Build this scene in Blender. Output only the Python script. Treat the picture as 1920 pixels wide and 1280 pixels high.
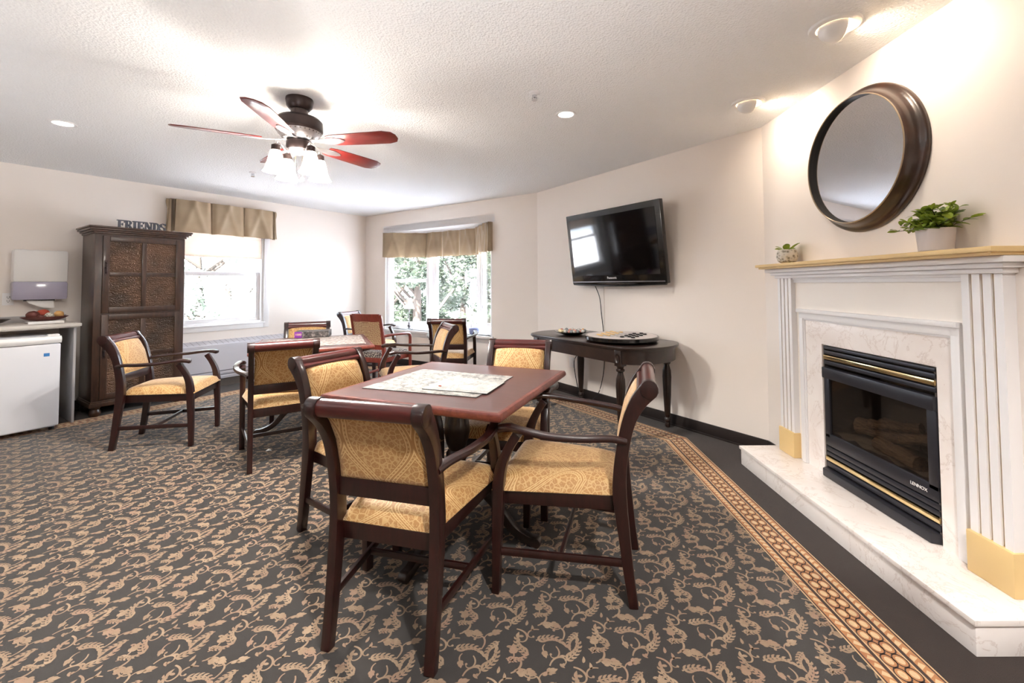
import bpy, bmesh, math, random
from mathutils import Vector, Matrix
import numpy as np
for o in list(bpy.data.objects): bpy.data.objects.remove(o, do_unlink=True)
SC = bpy.context.scene
COL = SC.collection
PI = math.pi
random.seed(7)

# ------------------------------------------------------------------ camera
CAM_H, CAM_F, CAM_PITCH, CAM_ROLL = 1.261, 811.8, math.radians(1.943), math.radians(-0.327)
cd = bpy.data.cameras.new('camera'); cam = bpy.data.objects.new('camera', cd); COL.objects.link(cam)
cd.sensor_width = 36; cd.lens = 36*CAM_F/1920; cd.clip_start = .02; cd.clip_end = 200
cd.shift_x = -20/1920; cd.shift_y = -134.4/1920
fw = Vector((0, math.cos(CAM_PITCH), math.sin(CAM_PITCH)))
up0 = Vector((0, -math.sin(CAM_PITCH), math.cos(CAM_PITCH))); rt0 = Vector((1, 0, 0))
rt = math.cos(CAM_ROLL)*rt0 + math.sin(CAM_ROLL)*up0
up = -math.sin(CAM_ROLL)*rt0 + math.cos(CAM_ROLL)*up0
M = Matrix((( rt.x, up.x, -fw.x, 0), (rt.y, up.y, -fw.y, 0), (rt.z, up.z, -fw.z, CAM_H), (0, 0, 0, 1)))
cam.matrix_world = M
SC.camera = cam
SC.view_settings.view_transform = 'Standard'; SC.view_settings.look = 'None'
SC.view_settings.gamma = 1; SC.view_settings.use_curve_mapping = False
SC.view_settings.exposure = 1.56
try:
    SC.cycles.max_bounces = 10; SC.cycles.diffuse_bounces = 6; SC.cycles.transparent_max_bounces = 16
    SC.cycles.sample_clamp_indirect = 6
except Exception: pass

# ------------------------------------------------------------------ room frame (metres)
def V2(x, y): return Vector((x, y, 0))
FT = V2(1.812, 3.235); TB = V2(.191, 5.532); BL = V2(-2.687, 7.399); LO = V2(-4.881, 4.052)
UT = (FT-TB).normalized(); NT = V2(UT.y, -UT.x)
UB = (TB-BL).normalized(); NB = V2(UB.y, -UB.x)
UL = (BL-LO).normalized(); NL = V2(UL.y, -UL.x)
if NT.dot(V2(-1, 2.5)-TB) < 0: NT = -NT
if NB.dot(V2(-1, 2.5)-BL) < 0: NB = -NB
if NL.dot(V2(-1, 2.5)-LO) < 0: NL = -NL
UF = V2(0, -1); NF = V2(-1, 0)
CEIL = 2.44
LE = LO - UL*2.2
P_BACK_L = V2(LE.x, -2.6); P_BACK_R = V2(FT.x, -2.6)
def frame(O, u, n, s, d, z=0):
    """wall frame: local x along u (viewer's right), local -y into the room by d, z up"""
    p = O + u*s + n*d
    return Matrix(((u.x, -n.x, 0, p.x), (u.y, -n.y, 0, p.y), (0, 0, 1, z), (0, 0, 0, 1)))
# ------------------------------------------------------------------ world, sun, big lights
w = bpy.data.worlds.new('sky'); SC.world = w; w.use_nodes = True
bg = w.node_tree.nodes['Background']; bg.inputs[0].default_value = (.78, .88, 1, 1); bg.inputs[1].default_value = 6.8
def lamp(name, typ, loc, power, color=(1, 1, 1), **k):
    l = bpy.data.lights.new(name, typ); l.energy = power; l.color = color
    o = bpy.data.objects.new(name, l); COL.objects.link(o); o.location = loc
    for a, b in k.items():
        setattr(l, a, b)
    return o
sun = lamp('sun', 'SUN', (0, 0, 8), 52, (1, .96, .9), angle=.02)
sun.rotation_euler = Vector((.25, .75, -.75)).to_track_quat('-Z', 'Y').to_euler()
fl_ = lamp('bounce_fill', 'SPOT', (-.4, -.4, 1.0), 108, (.96, .98, 1), spot_size=math.radians(100), spot_blend=1.0, shadow_soft_size=.15)  # added upward fill behind the camera, standing in for bounced flash
fl_.rotation_euler = Vector((-.05, .55, 1)).to_track_quat('-Z', 'Y').to_euler()
fl2 = lamp('bounce_fill', 'SPOT', (-3.5, -.1, .6), 108, (.96, .98, 1), spot_size=math.radians(125), spot_blend=1.0, shadow_soft_size=.15)  # second added fill spot, brightens the left side by way of the ceiling
fl2.rotation_euler = Vector((-.15, .45, 1)).to_track_quat('-Z', 'Y').to_euler()
def portal(P, nrm, sx, sy):
    o = lamp('window_portal', 'AREA', P, 10, shape='RECTANGLE', size=sx, size_y=sy)
    o.data.cycles.is_portal = True
    o.rotation_euler = Vector(nrm).to_track_quat('-Z', 'Y').to_euler()

# ------------------------------------------------------------------ materials
def lin(c):
    return tuple((x/12.92 if x <= .04045 else ((x+.055)/1.055)**2.4) for x in (v/255 for v in c)) + (1,)
class N:
    def __init__(s, name):
        s.m = bpy.data.materials.new(name); s.m.use_nodes = True; s.t = s.m.node_tree
        s.b = s.t.nodes['Principled BSDF']; s.out = s.t.nodes['Material Output']
    def n(s, typ, **k):
        x = s.t.nodes.new(typ)
        for a, b in k.items():
            if a == 'inp':
                for i, v in b.items(): s.set(x.inputs[i], v)
            else: setattr(x, a, b)
        return x
    def set(s, sock, v):
        if hasattr(v, 'is_linked') or isinstance(v, bpy.types.NodeSocket): s.t.links.new(v, sock)
        else: sock.default_value = v
    def math(s, op, a, b=0., c=0., clamp=False):
        x = s.n('ShaderNodeMath', operation=op, use_clamp=clamp); s.set(x.inputs[0], a); s.set(x.inputs[1], b); s.set(x.inputs[2], c); return x.outputs[0]
    def mix(s, f, a, b):
        x = s.n('ShaderNodeMix', data_type='RGBA'); s.set(x.inputs[0], f); s.set(x.inputs[6], a); s.set(x.inputs[7], b); return x.outputs[2]
    def obj(s):
        return s.n('ShaderNodeTexCoord').outputs['Object']
    def mapping(s, v, scale=(1, 1, 1), rot=(0, 0, 0)):
        x = s.n('ShaderNodeMapping'); s.set(x.inputs[0], v); x.inputs['Scale'].default_value = scale; x.inputs['Rotation'].default_value = rot; return x.outputs[0]
    def noise(s, v, scale, detail=3, rough=.5, dist=0):
        x = s.n('ShaderNodeTexNoise'); s.set(x.inputs['Vector'], v); x.inputs['Scale'].default_value = scale
        x.inputs['Detail'].default_value = detail; x.inputs['Roughness'].default_value = rough; x.inputs['Distortion'].default_value = dist; return x
    def vor(s, v, scale, feature='F1'):
        x = s.n('ShaderNodeTexVoronoi', feature=feature); s.set(x.inputs['Vector'], v); x.inputs['Scale'].default_value = scale; return x
    def ramp(s, f, stops):
        x = s.n('ShaderNodeValToRGB'); s.set(x.inputs[0], f); e = x.color_ramp.elements
        while len(e) < len(stops): e.new(.5)
        for i, (p, c) in enumerate(stops): e[i].position = p; e[i].color = c
        return x.outputs[0]
    def bump(s, h, strength=.3, dist=.002):
        x = s.n('ShaderNodeBump'); s.set(x.inputs['Height'], h); x.inputs['Strength'].default_value = strength; x.inputs['Distance'].default_value = dist
        s.t.links.new(x.outputs[0], s.b.inputs['Normal'])
    def p(s, **k):
        for a, b in k.items(): s.set(s.b.inputs[a.replace('_', ' ')], b)
        return s
def plain(name, c, rough=.5, metal=0, coat=0, spec=.5, **k):
    x = N(name); x.p(Base_Color=lin(c), Roughness=rough, Metallic=metal, Coat_Weight=coat); x.b.inputs['Specular IOR Level'].default_value = spec
    x.p(**k); return x.m
def wood(name, c1, c2, rough=.3, coat=.3, scale=14, axis=(1, 1, 8)):
    x = N(name); v = x.mapping(x.obj(), axis); n1 = x.noise(v, scale, 5, .6, .6)
    x.p(Base_Color=x.ramp(n1.outputs[0], [(.3, lin(c1)), (.7, lin(c2))]), Roughness=rough, Coat_Weight=coat, Coat_Roughness=.15)
    return x.m
MT = {}
MT['chair_wood'] = wood('mahogany', (24, 8, 7), (46, 17, 14), .32, .35, 9, (6, 6, 1.2))
MT['rail_wood'] = wood('mahogany rail', (58, 18, 16), (84, 30, 26), .3, .4, 9, (1.2, 6, 6))
MT['red_wood'] = wood('cherry', (110, 44, 34), (140, 62, 48), .35, .3, 9, (5, 5, 1.2))
MT['table_edge'] = wood('table edge', (84, 34, 26), (122, 60, 48), .35, .3, 30, (1, 1, 1))
MT['dark_wood'] = wood('espresso', (26, 15, 11), (44, 27, 20), .35, .3, 9, (2, 2, 2))
MT['armoire_wood'] = wood('armoire wood', (46, 31, 23), (74, 48, 34), .38, .25, 7, (6, 6, 1))
def table_top():
    x = N('table laminate'); v = x.mapping(x.obj(), (1.5, 14, 1)); n1 = x.noise(v, 6, 6, .65, .4)
    x.p(Base_Color=x.ramp(n1.outputs[0], [(.3, lin((64, 34, 30))), (.72, lin((92, 54, 49)))]), Roughness=.34, Coat_Weight=.5, Coat_Roughness=.3); return x.m
MT['table_top'] = table_top()

def fabric(name, base, dark, line, scale=1.0):
    x = N(name); sx = x.n('ShaderNodeSeparateXYZ'); x.t.links.new(x.obj(), sx.inputs[0])
    W, P = .135*scale, .31*scale
    u = x.math('ADD', x.math('DIVIDE', sx.outputs[0], W), .5); v = x.math('ADD', sx.outputs[1], sx.outputs[2])
    c = x.math('COSINE', x.math('MULTIPLY', x.math('ADD', v, .185), 2*PI/P)); c = x.math('MULTIPLY', c, .47)
    def dist(sign, off):
        a = x.math('ADD', x.math('ADD', u, off), x.math('MULTIPLY', c, sign))
        a = x.math('ABSOLUTE', x.math('SUBTRACT', x.math('FLOORED_MODULO', a, 2.0), 1.0)); return x.math('MULTIPLY', a, W)
    d = x.math('MINIMUM', dist(-1, 0), dist(1, 1))
    def band(c0, hw):
        return x.math('LESS_THAN', x.math('ABSOLUTE', x.math('SUBTRACT', d, c0)), hw)
    l1 = band(.007, .0022); l2 = band(.0195, .0022); l3 = band(.013, .0028)
    dots = x.math('LESS_THAN', x.math('FRACT', x.math('MULTIPLY', v, 110)), .5)
    lines = x.math('MAXIMUM', x.math('MAXIMUM', l1, l2), x.math('MULTIPLY', x.math('MULTIPLY', l3, dots), .6))
    vo = x.vor(x.obj(), 48/scale, 'DISTANCE_TO_EDGE'); flo = x.math('LESS_THAN', vo.outputs[0], .085)
    vo2 = x.vor(x.obj(), 150/scale); sp = x.math('LESS_THAN', vo2.outputs[0], .33)
    inside = x.math('GREATER_THAN', d, .026)
    pat = x.math('MAXIMUM', lines, x.math('MULTIPLY', inside, x.math('MAXIMUM', x.math('MULTIPLY', flo, .55), x.math('MULTIPLY', sp, .35))))
    nz = x.noise(x.obj(), 9, 2); bc = x.mix(nz.outputs[0], lin(dark), lin(base))
    x.p(Base_Color=x.mix(pat, bc, lin(line)), Roughness=.6); x.b.inputs['Sheen Weight'].default_value = .35; x.b.inputs['Sheen Roughness'].default_value = .4
    x.bump(x.math('ADD', pat, x.noise(x.obj(), 900, 1).outputs[0]), .25, .001); return x.m
MT['damask'] = fabric('gold damask', (178, 134, 78), (158, 112, 62), (214, 182, 128))
MT['piping'] = plain('piping', (196, 160, 104), .7)
def weave():
    x = N('woven check'); ck = x.n('ShaderNodeTexChecker'); v = x.mapping(x.obj(), (1, 1, 1), (0, .785, 0)); x.t.links.new(v, ck.inputs[0]); ck.inputs['Scale'].default_value = 90
    ck.inputs[1].default_value = lin((208, 180, 138)); ck.inputs[2].default_value = lin((120, 66, 48)); x.p(Base_Color=ck.outputs[0], Roughness=.8); return x.m
MT['weave'] = weave()
def speck():
    x = N('speckled seat'); vo = x.vor(x.obj(), 75); x.p(Base_Color=x.ramp(vo.outputs[0], [(.25, lin((190, 178, 160))), (.5, lin((62, 50, 50)))]), Roughness=.85); return x.m
MT['speck'] = speck()
def wallmat():
    x = N('wall paint'); n1 = x.noise(x.obj(), 160, 2); x.p(Base_Color=lin((236, 227, 219)), Roughness=.62); x.bump(n1.outputs[0], .12, .002); return x.m
MT['wall'] = wallmat()
def ceilmat():
    x = N('stippled ceiling'); n1 = x.noise(x.obj(), 62, 4, .7); vo = x.vor(x.obj(), 85)
    h = x.math('ADD', n1.outputs[0], x.math('MULTIPLY', vo.outputs[0], .5))
    x.p(Base_Color=lin((240, 240, 240)), Roughness=.95); x.bump(h, .7, .010); return x.m
MT['ceiling'] = ceilmat()
MT['white_paint'] = plain('white paint', (232, 230, 230), .4)
MT['white_plastic'] = plain('white plastic', (236, 234, 232), .3)
MT['fridge_white'] = plain('fridge white', (226, 226, 230), .28, coat=.2)
MT['black_plastic'] = plain('black gloss', (14, 14, 15), .18, coat=.3)
MT['black_matte'] = plain('black matte', (22, 20, 20), .6)
MT['baseboard'] = plain('vinyl baseboard', (34, 26, 24), .45)
MT['gold_paint'] = plain('tan gold paint', (220, 190, 134), .45)
MT['cream'] = plain('cream paint', (240, 233, 225), .5)
MT['brass'] = plain('brass', (236, 212, 158), .16, 1)
MT['chrome'] = plain('chrome', (220, 220, 224), .12, 1)
MT['pewter'] = plain('pewter', (120, 116, 118), .3, .9)
MT['champagne'] = plain('champagne edge', (166, 148, 126), .3, .6)
MT['bronze'] = plain('dark bronze', (58, 46, 44), .35, .6)
MT['brushed'] = plain('brushed nickel', (190, 186, 188), .32, .9)
MT['screen'] = plain('screen', (5, 5, 7), .06, spec=.6)
MT['mirror'] = plain('mirror glass', (225, 225, 228), .01, 1)
def frame_mat():
    x = N('mirror frame'); n1 = x.noise(x.obj(), 7, 3); x.p(Base_Color=x.ramp(n1.outputs[0], [(.35, lin((34, 24, 20))), (.75, lin((70, 42, 28)))]), Roughness=.3, Coat_Weight=.5); return x.m
MT['mirror_frame'] = frame_mat()
def carpet_base():
    x = N('carpet pile'); n1 = x.noise(x.obj(), 700, 2, .7); x.p(Base_Color=x.ramp(n1.outputs[0], [(.3, lin((30, 26, 23))), (.7, lin((54, 48, 44)))]), Roughness=1)
    x.b.inputs['Sheen Weight'].default_value = .22; x.b.inputs['Specular IOR Level'].default_value = .1; x.bump(n1.outputs[0], .5, .004); return x.m
def yarn(name, c1, c2, c3):
    x = N(name); n1 = x.noise(x.obj(), 13, 3, .6); n2 = x.noise(x.obj(), 600, 2, .7)
    c = x.ramp(n1.outputs[0], [(.36, lin(c1)), (.5, lin(c2)), (.64, lin(c3))]); c = x.mix(x.math('MULTIPLY', n2.outputs[0], .5), c, lin((70, 54, 44)))
    x.p(Base_Color=c, Roughness=1); x.b.inputs['Sheen Weight'].default_value = .15; x.b.inputs['Specular IOR Level'].default_value = .1; x.bump(n2.outputs[0], .5, .004); return x.m
MT['carpet'] = carpet_base()
MT['yarn_tan'] = yarn('tan yarn', (160, 130, 109), (154, 130, 106), (170, 146, 120))
MT['plain_carpet'] = yarn('plain dark carpet', (34, 24, 21), (30, 22, 19), (38, 28, 24))
MT['yarn_rust'] = yarn('rust yarn', (188, 128, 84), (196, 138, 88), (178, 116, 78))
MT['yarn_cream'] = yarn('cream yarn', (222, 190, 150), (230, 198, 154), (216, 184, 140))
MT['yarn_dark'] = yarn('dark yarn', (56, 38, 34), (60, 42, 38), (52, 36, 30))
def marble():
    x = N('marble'); v = x.obj(); n1 = x.noise(v, 3.2, 7, .65, 1.6)
    vein = x.math('ABSOLUTE', x.math('SUBTRACT', n1.outputs[0], .5)); n2 = x.noise(x.mapping(v, (9, 30, 9), (.5, .2, .9)), 3, 4, .6, 1.5)
    base = x.ramp(x.noise(v, 5, 4).outputs[0], [(.3, lin((234, 224, 218))), (.7, lin((244, 238, 234)))])
    c = x.mix(x.ramp(vein, [(0, (.3, .3, .3, 1)), (.018, (0, 0, 0, 1))]), base, lin((170, 140, 120)))
    c = x.mix(x.ramp(n2.outputs[0], [(.715, (0, 0, 0, 1)), (.74, (.8, .8, .8, 1))]), c, lin((140, 84, 66)))
    x.p(Base_Color=c, Roughness=.16); return x.m
MT['marble'] = marble()
def valmat():
    x = N('valance satin'); n1 = x.noise(x.obj(), 4, 2); x.p(Base_Color=x.ramp(n1.outputs[0], [(.3, lin((138, 118, 92))), (.7, lin((164, 144, 116)))]), Roughness=.42)
    x.b.inputs['Sheen Weight'].default_value = .3
    t = x.n('ShaderNodeBsdfTranslucent'); t.inputs[0].default_value = lin((190, 168, 138)); mx = x.n('ShaderNodeMixShader'); mx.inputs[0].default_value = .12
    x.t.links.new(x.b.outputs[0], mx.inputs[1]); x.t.links.new(t.outputs[0], mx.inputs[2]); x.t.links.new(mx.outputs[0], x.out.inputs[0]); return x.m
MT['valance'] = valmat()
def shade():
    x = N('cellular shade'); sx = x.n('ShaderNodeSeparateXYZ'); x.t.links.new(x.obj(), sx.inputs[0])
    x.p(Base_Color=lin((226, 214, 206)), Roughness=.9); tr = x.n('ShaderNodeBsdfTranslucent'); tr.inputs[0].default_value = lin((240, 226, 214))
    mx = x.n('ShaderNodeMixShader'); mx.inputs[0].default_value = .3; x.t.links.new(x.b.outputs[0], mx.inputs[1]); x.t.links.new(tr.outputs[0], mx.inputs[2]); x.t.links.new(mx.outputs[0], x.out.inputs[0])
    x.bump(x.math('SINE', x.math('MULTIPLY', sx.outputs[2], 340)), .3, .004); return x.m
MT['shade'] = shade()
def glass(name, tint=(1, 1, 1, 1), r=.03, ior=1.45):
    x = N(name); tb = x.n('ShaderNodeBsdfTransparent'); tb.inputs[0].default_value = tint; gl = x.n('ShaderNodeBsdfGlossy'); gl.inputs['Roughness'].default_value = r
    geo = x.n('ShaderNodeNewGeometry'); fr = x.n('ShaderNodeFresnel'); x.set(fr.inputs[0], x.math('MULTIPLY_ADD', geo.outputs['Backfacing'], 1/ior-ior, ior)); mx = x.n('ShaderNodeMixShader')
    x.t.links.new(fr.outputs[0], mx.inputs[0]); x.t.links.new(tb.outputs[0], mx.inputs[1]); x.t.links.new(gl.outputs[0], mx.inputs[2]); x.t.links.new(mx.outputs[0], x.out.inputs[0]); return x.m
MT['glass'] = glass('window glass'); MT['smoke'] = glass('fireplace glass', (.72, .69, .66, 1), .05, 1.6)
MT['crystal'] = plain('crystal', (240, 240, 244), .03, Transmission_Weight=.9)
MT['lucent'] = plain('grey translucent plastic', (168, 164, 184), .15, coat=.4)
def emit(name, c, s):
    x = N(name); x.p(Base_Color=lin(c), Roughness=.4, Emission_Color=lin(c), Emission_Strength=s); return x.m
def litglass():
    x = N('lit frosted glass'); x.p(Base_Color=lin((255, 250, 242)), Roughness=.4, Emission_Color=lin((255, 244, 228)), Emission_Strength=5); tb = x.n('ShaderNodeBsdfTransparent')
    mx = x.n('ShaderNodeMixShader'); mx.inputs[0].default_value = .34; x.t.links.new(x.b.outputs[0], mx.inputs[1]); x.t.links.new(tb.outputs[0], mx.inputs[2]); x.t.links.new(mx.outputs[0], x.out.inputs[0]); return x.m
MT['bulb_glass'] = litglass()
MT['pot_light'] = emit('lit lamp face', (255, 222, 176), 14)
MT['pot_light_w'] = emit('lit lamp face white', (255, 244, 230), 10)
def blade():
    x = N('fan blade cherry'); v = x.mapping(x.obj(), (1.5, 18, 1)); n1 = x.noise(v, 8, 5, .6, .3)
    x.p(Base_Color=x.ramp(n1.outputs[0], [(.3, lin((84, 20, 19))), (.7, lin((118, 36, 32)))]), Roughness=.3, Coat_Weight=.3); return x.m
MT['blade'] = blade()
def leafm(name, c1, c2, tr=.25):
    x = N(name); n1 = x.noise(x.obj(), 30, 1); x.p(Base_Color=x.ramp(n1.outputs[0], [(.35, lin(c1)), (.65, lin(c2))]), Roughness=.5)
    t = x.n('ShaderNodeBsdfTranslucent'); t.inputs[0].default_value = lin(c2); mx = x.n('ShaderNodeMixShader'); mx.inputs[0].default_value = tr
    x.t.links.new(x.b.outputs[0], mx.inputs[1]); x.t.links.new(t.outputs[0], mx.inputs[2]); x.t.links.new(mx.outputs[0], x.out.inputs[0]); return x.m
MT['leaf'] = leafm('plant leaf', (70, 96, 30), (150, 170, 60)); MT['glare_leaf'] = leafm('glare-lightened tree leaf', (116, 126, 116), (146, 156, 144), .3); MT['tree_leaf'] = leafm('tree leaf', (34, 40, 34), (66, 76, 62), .3)  # lighter tree leaf copy has the left window's overexposure in its colour
MT['bark'] = plain('bark', (50, 42, 36), .9); MT['bounce_ground'] = plain('whitened bounce ground', (214, 214, 220), .95)  # outdoor ground is whitened to bounce daylight up onto the ceiling
def puzzle(name, a, b, c, sc):
    x = N(name); n1 = x.noise(x.obj(), sc, 6, .75, .3); vo = x.vor(x.obj(), 45, 'DISTANCE_TO_EDGE'); e = x.math('LESS_THAN', vo.outputs[0], .03)
    col = x.ramp(n1.outputs[0], [(.38, lin(a)), (.5, lin(b)), (.62, lin(c))]); x.p(Base_Color=x.mix(x.math('MULTIPLY', e, .4), col, lin((70, 70, 70))), Roughness=.42); return x.m
MT['puzzle'] = puzzle('printed puzzle', (84, 84, 82), (150, 147, 142), (186, 182, 174), 26)
MT['puzzle2'] = puzzle('pale puzzle', (140, 139, 136), (172, 170, 166), (192, 190, 184), 12)
MT['puzzle3'] = puzzle('floral puzzle', (60, 66, 60), (170, 150, 140), (226, 220, 214), 40)
MT['puzzle_dark'] = puzzle('dark floral print', (26, 28, 26), (66, 58, 56), (150, 140, 136), 30)
MT['card'] = plain('card edge', (60, 58, 56), .7); MT['paper'] = plain('paper', (238, 236, 232), .8)
MT['purple'] = plain('purple print', (120, 44, 140), .4); MT['kraft'] = plain('pale gold board', (206, 184, 138), .6)
def embossed():
    x = N('embossed copper panel'); v = x.obj(); sx = x.n('ShaderNodeSeparateXYZ'); x.t.links.new(v, sx.inputs[0])
    wv = x.n('ShaderNodeTexWave', wave_type='RINGS'); x.t.links.new(x.mapping(v, (1, 0, 1)), wv.inputs[0]); wv.inputs['Scale'].default_value = 14; wv.inputs['Distortion'].default_value = 12; wv.inputs['Detail'].default_value = 2; wv.inputs['Detail Scale'].default_value = 2.2
    n1 = x.noise(v, 4, 3); x.p(Base_Color=x.ramp(n1.outputs[0], [(.35, lin((70, 56, 46))), (.65, lin((104, 78, 60)))]), Roughness=.36, Metallic=.55); x.bump(wv.outputs[1], .6, .006); return x.m
MT['emboss'] = embossed()
def concrete():
    x = N('pitted clay'); vo = x.vor(x.obj(), 70); x.p(Base_Color=x.ramp(vo.outputs[0], [(.2, lin((120, 112, 96))), (.6, lin((206, 200, 188)))]), Roughness=.4); x.bump(vo.outputs[0], .6, .004); return x.m
MT['clay'] = concrete(); MT['stone_pot'] = plain('pale stone pot', (206, 196, 192), .6); MT['soil'] = plain('soil', (50, 36, 26), .95)
MT['log'] = wood('ceramic log', (70, 58, 48), (130, 104, 80), .9, 0, 20, (1, 6, 6)); MT['log_end'] = plain('log end', (190, 130, 90), .9)
MT['ember'] = plain('ash bed', (120, 108, 96), .95)
MT['fire_blue'] = plain('black steel', (44, 44, 50), .3, .2); MT['fire_dark'] = plain('firebox dark', (84, 76, 70), .8)
MT['ball_red'] = plain('rust ball', (168, 70, 48), .7); MT['ball_brown'] = plain('brown ball', (92, 42, 34), .6); MT['ball_tan'] = plain('tan ball', (206, 160, 100), .7)
MT['counter'] = plain('counter laminate', (196, 188, 178), .35); MT['panel_grey'] = plain('grey panel', (168, 164, 162), .6)
MT['blue'] = plain('blue sticker', (60, 130, 196), .5); MT['planter_blue'] = plain('slate blue planter', (120, 126, 160), .5)
MT['piece_tan'] = plain('tan draughts', (224, 190, 138), .45); MT['piece_black'] = plain('black draughts', (24, 22, 22), .4)
MT['letter'] = plain('grey letters', (86, 88, 98), .4, .3); MT['heater'] = plain('heater enamel', (200, 199, 206), .4)
MT['heater_in'] = plain('heater slots', (96, 96, 104), .5); MT['patch'] = plain('wall mark', (190, 172, 150), .7)

# ------------------------------------------------------------------ geometry helpers
class G:
    def __init__(s): s.v = []; s.f = []; s.m = []; s.mi = 0
    def add(s, vs, fs):
        b = len(s.v); s.v += [tuple(v) for v in vs]; s.f += [tuple(i+b for i in f) for f in fs]; s.m += [s.mi]*len(fs); return s
    def box(s, x0, x1, y0, y1, z0, z1, T=None):
        vs = [Vector(p) for p in ((x0, y0, z0), (x1, y0, z0), (x1, y1, z0), (x0, y1, z0), (x0, y0, z1), (x1, y0, z1), (x1, y1, z1), (x0, y1, z1))]
        if T is not None: vs = [T @ v for v in vs]
        return s.add(vs, [(3, 2, 1, 0), (4, 5, 6, 7), (0, 1, 5, 4), (1, 2, 6, 5), (2, 3, 7, 6), (3, 0, 4, 7)])
    def prism(s, poly, z0, z1, T=None):
        n = len(poly); vs = [Vector((x, y, z0)) for x, y in poly]+[Vector((x, y, z1)) for x, y in poly]
        if T is not None: vs = [T @ v for v in vs]
        return s.add(vs, [tuple(range(n-1, -1, -1)), tuple(range(n, 2*n))]+[(i, (i+1) % n, n+(i+1) % n, n+i) for i in range(n)])
    def lathe(s, prof, seg=32, c=(0, 0, 0), T=None, cap=True, sx=1, sy=1):
        vs = []; fs = []
        for r, z in prof:
            for k in range(seg):
                a = 2*PI*k/seg; vs.append(Vector((c[0]+r*sx*math.cos(a), c[1]+r*sy*math.sin(a), c[2]+z)))
        if T is not None: vs = [T @ v for v in vs]
        for i in range(len(prof)-1):
            for k in range(seg): fs.append((i*seg+k, i*seg+(k+1) % seg, (i+1)*seg+(k+1) % seg, (i+1)*seg+k))
        if cap:
            fs.append(tuple(range(seg-1, -1, -1))); n = (len(prof)-1)*seg; fs.append(tuple(range(n, n+seg)))
        return s.add(vs, fs)
    def ball(s, c, r, seg=16, rings=10, sz=1):
        return s.lathe([(max(1e-4, r*math.sin(PI*i/rings)), -r*sz*math.cos(PI*i/rings)) for i in range(rings+1)], seg, c)
    def sweep(s, pts, secs, side=None, k=12, p=3.5, cap=True):
        """pts: Vectors; secs: (w,h) each; w along side axis, h along the other; superellipse section"""
        n = len(pts); vs = []; fs = []
        for i, P in enumerate(pts):
            t = (pts[min(i+1, n-1)]-pts[max(i-1, 0)]).normalized()
            if side is None:
                upv = Vector((0, 0, 1)) if abs(t.z) < .95 else Vector((1, 0, 0)); S = t.cross(upv).normalized()
            else: S = (Vector(side)-t*Vector(side).dot(t)).normalized()
            U = S.cross(t).normalized(); w_, h_ = secs[i] if isinstance(secs, list) else secs
            for q in range(k):
                a = 2*PI*q/k+PI/k; ca, sa = math.cos(a), math.sin(a); rr = (abs(ca)**p+abs(sa)**p)**(-1/p)
                vs.append(P+S*(ca*rr*w_/2)+U*(sa*rr*h_/2))
        for i in range(n-1):
            for q in range(k): fs.append((i*k+q, i*k+(q+1) % k, (i+1)*k+(q+1) % k, (i+1)*k+q))
        if cap: fs += [tuple(range(k-1, -1, -1)), tuple(range((n-1)*k, n*k))]
        return s.add(vs, fs)
    def tube(s, pts, r, k=8, cap=True): return s.sweep([Vector(p) for p in pts], (2*r, 2*r), None, k, 2, cap)
    def ribbon(s, cl, x0, x1, roundend=True):
        """cl: (y,z,thickness) centre line, extruded along x"""
        L = []; R = []; n = len(cl)
        for i, (y, z, th) in enumerate(cl):
            a = cl[max(i-1, 0)]; b = cl[min(i+1, n-1)]; t = Vector((b[0]-a[0], b[1]-a[1])).normalized(); nn = Vector((-t.y, t.x))
            L.append((y+nn.x*th/2, z+nn.y*th/2)); R.append((y-nn.x*th/2, z-nn.y*th/2))
        if roundend:
            y, z, th = cl[-1]; a = cl[-2]; t = Vector((y-a[0], z-a[1])).normalized(); nn = Vector((-t.y, t.x))
            for q in (1, 2, 3):
                g = PI/2*q/3.2; L.append((y+nn.x*th/2*math.cos(g)+t.x*th/2*math.sin(g), z+nn.y*th/2*math.cos(g)+t.y*th/2*math.sin(g)))
                R.append((y-nn.x*th/2*math.cos(g)+t.x*th/2*math.sin(g), z-nn.y*th/2*math.cos(g)+t.y*th/2*math.sin(g)))
        m = len(L); vs = []
        for x in (x0, x1): vs += [(x, *p) for p in L]+[(x, *p) for p in R]
        fs = []
        for i in range(m-1):
            fs.append((i, i+1, m+i+1, m+i)); fs.append((2*m+i, 3*m+i, 3*m+i+1, 2*m+i+1))
            fs.append((i, 2*m+i, 2*m+i+1, i+1)); fs.append((m+i, m+i+1, 3*m+i+1, 3*m+i))
        fs.append((0, m, 3*m, 2*m)); fs.append((m-1, 3*m-1, 4*m-1, 2*m-1)); return s.add(vs, fs)
    def grid(s, fn, nu, nv):
        vs = [fn(i/nu, j/nv) for j in range(nv+1) for i in range(nu+1)]
        return s.add(vs, [(j*(nu+1)+i, j*(nu+1)+i+1, (j+1)*(nu+1)+i+1, (j+1)*(nu+1)+i) for j in range(nv) for i in range(nu)])
def cr(pts, n=6):
    """Catmull-Rom through tuples of any size"""
    out = []; P = [pts[0]]+list(pts)+[pts[-1]]
    for i in range(1, len(P)-2):
        for k in range(n):
            t = k/n; out.append(tuple(.5*((2*b)+(-a+c)*t+(2*a-5*b+4*c-d)*t*t+(-a+3*b-3*c+d)*t**3) for a, b, c, d in zip(P[i-1], P[i], P[i+1], P[i+2])))
    out.append(tuple(pts[-1])); return out
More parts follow.
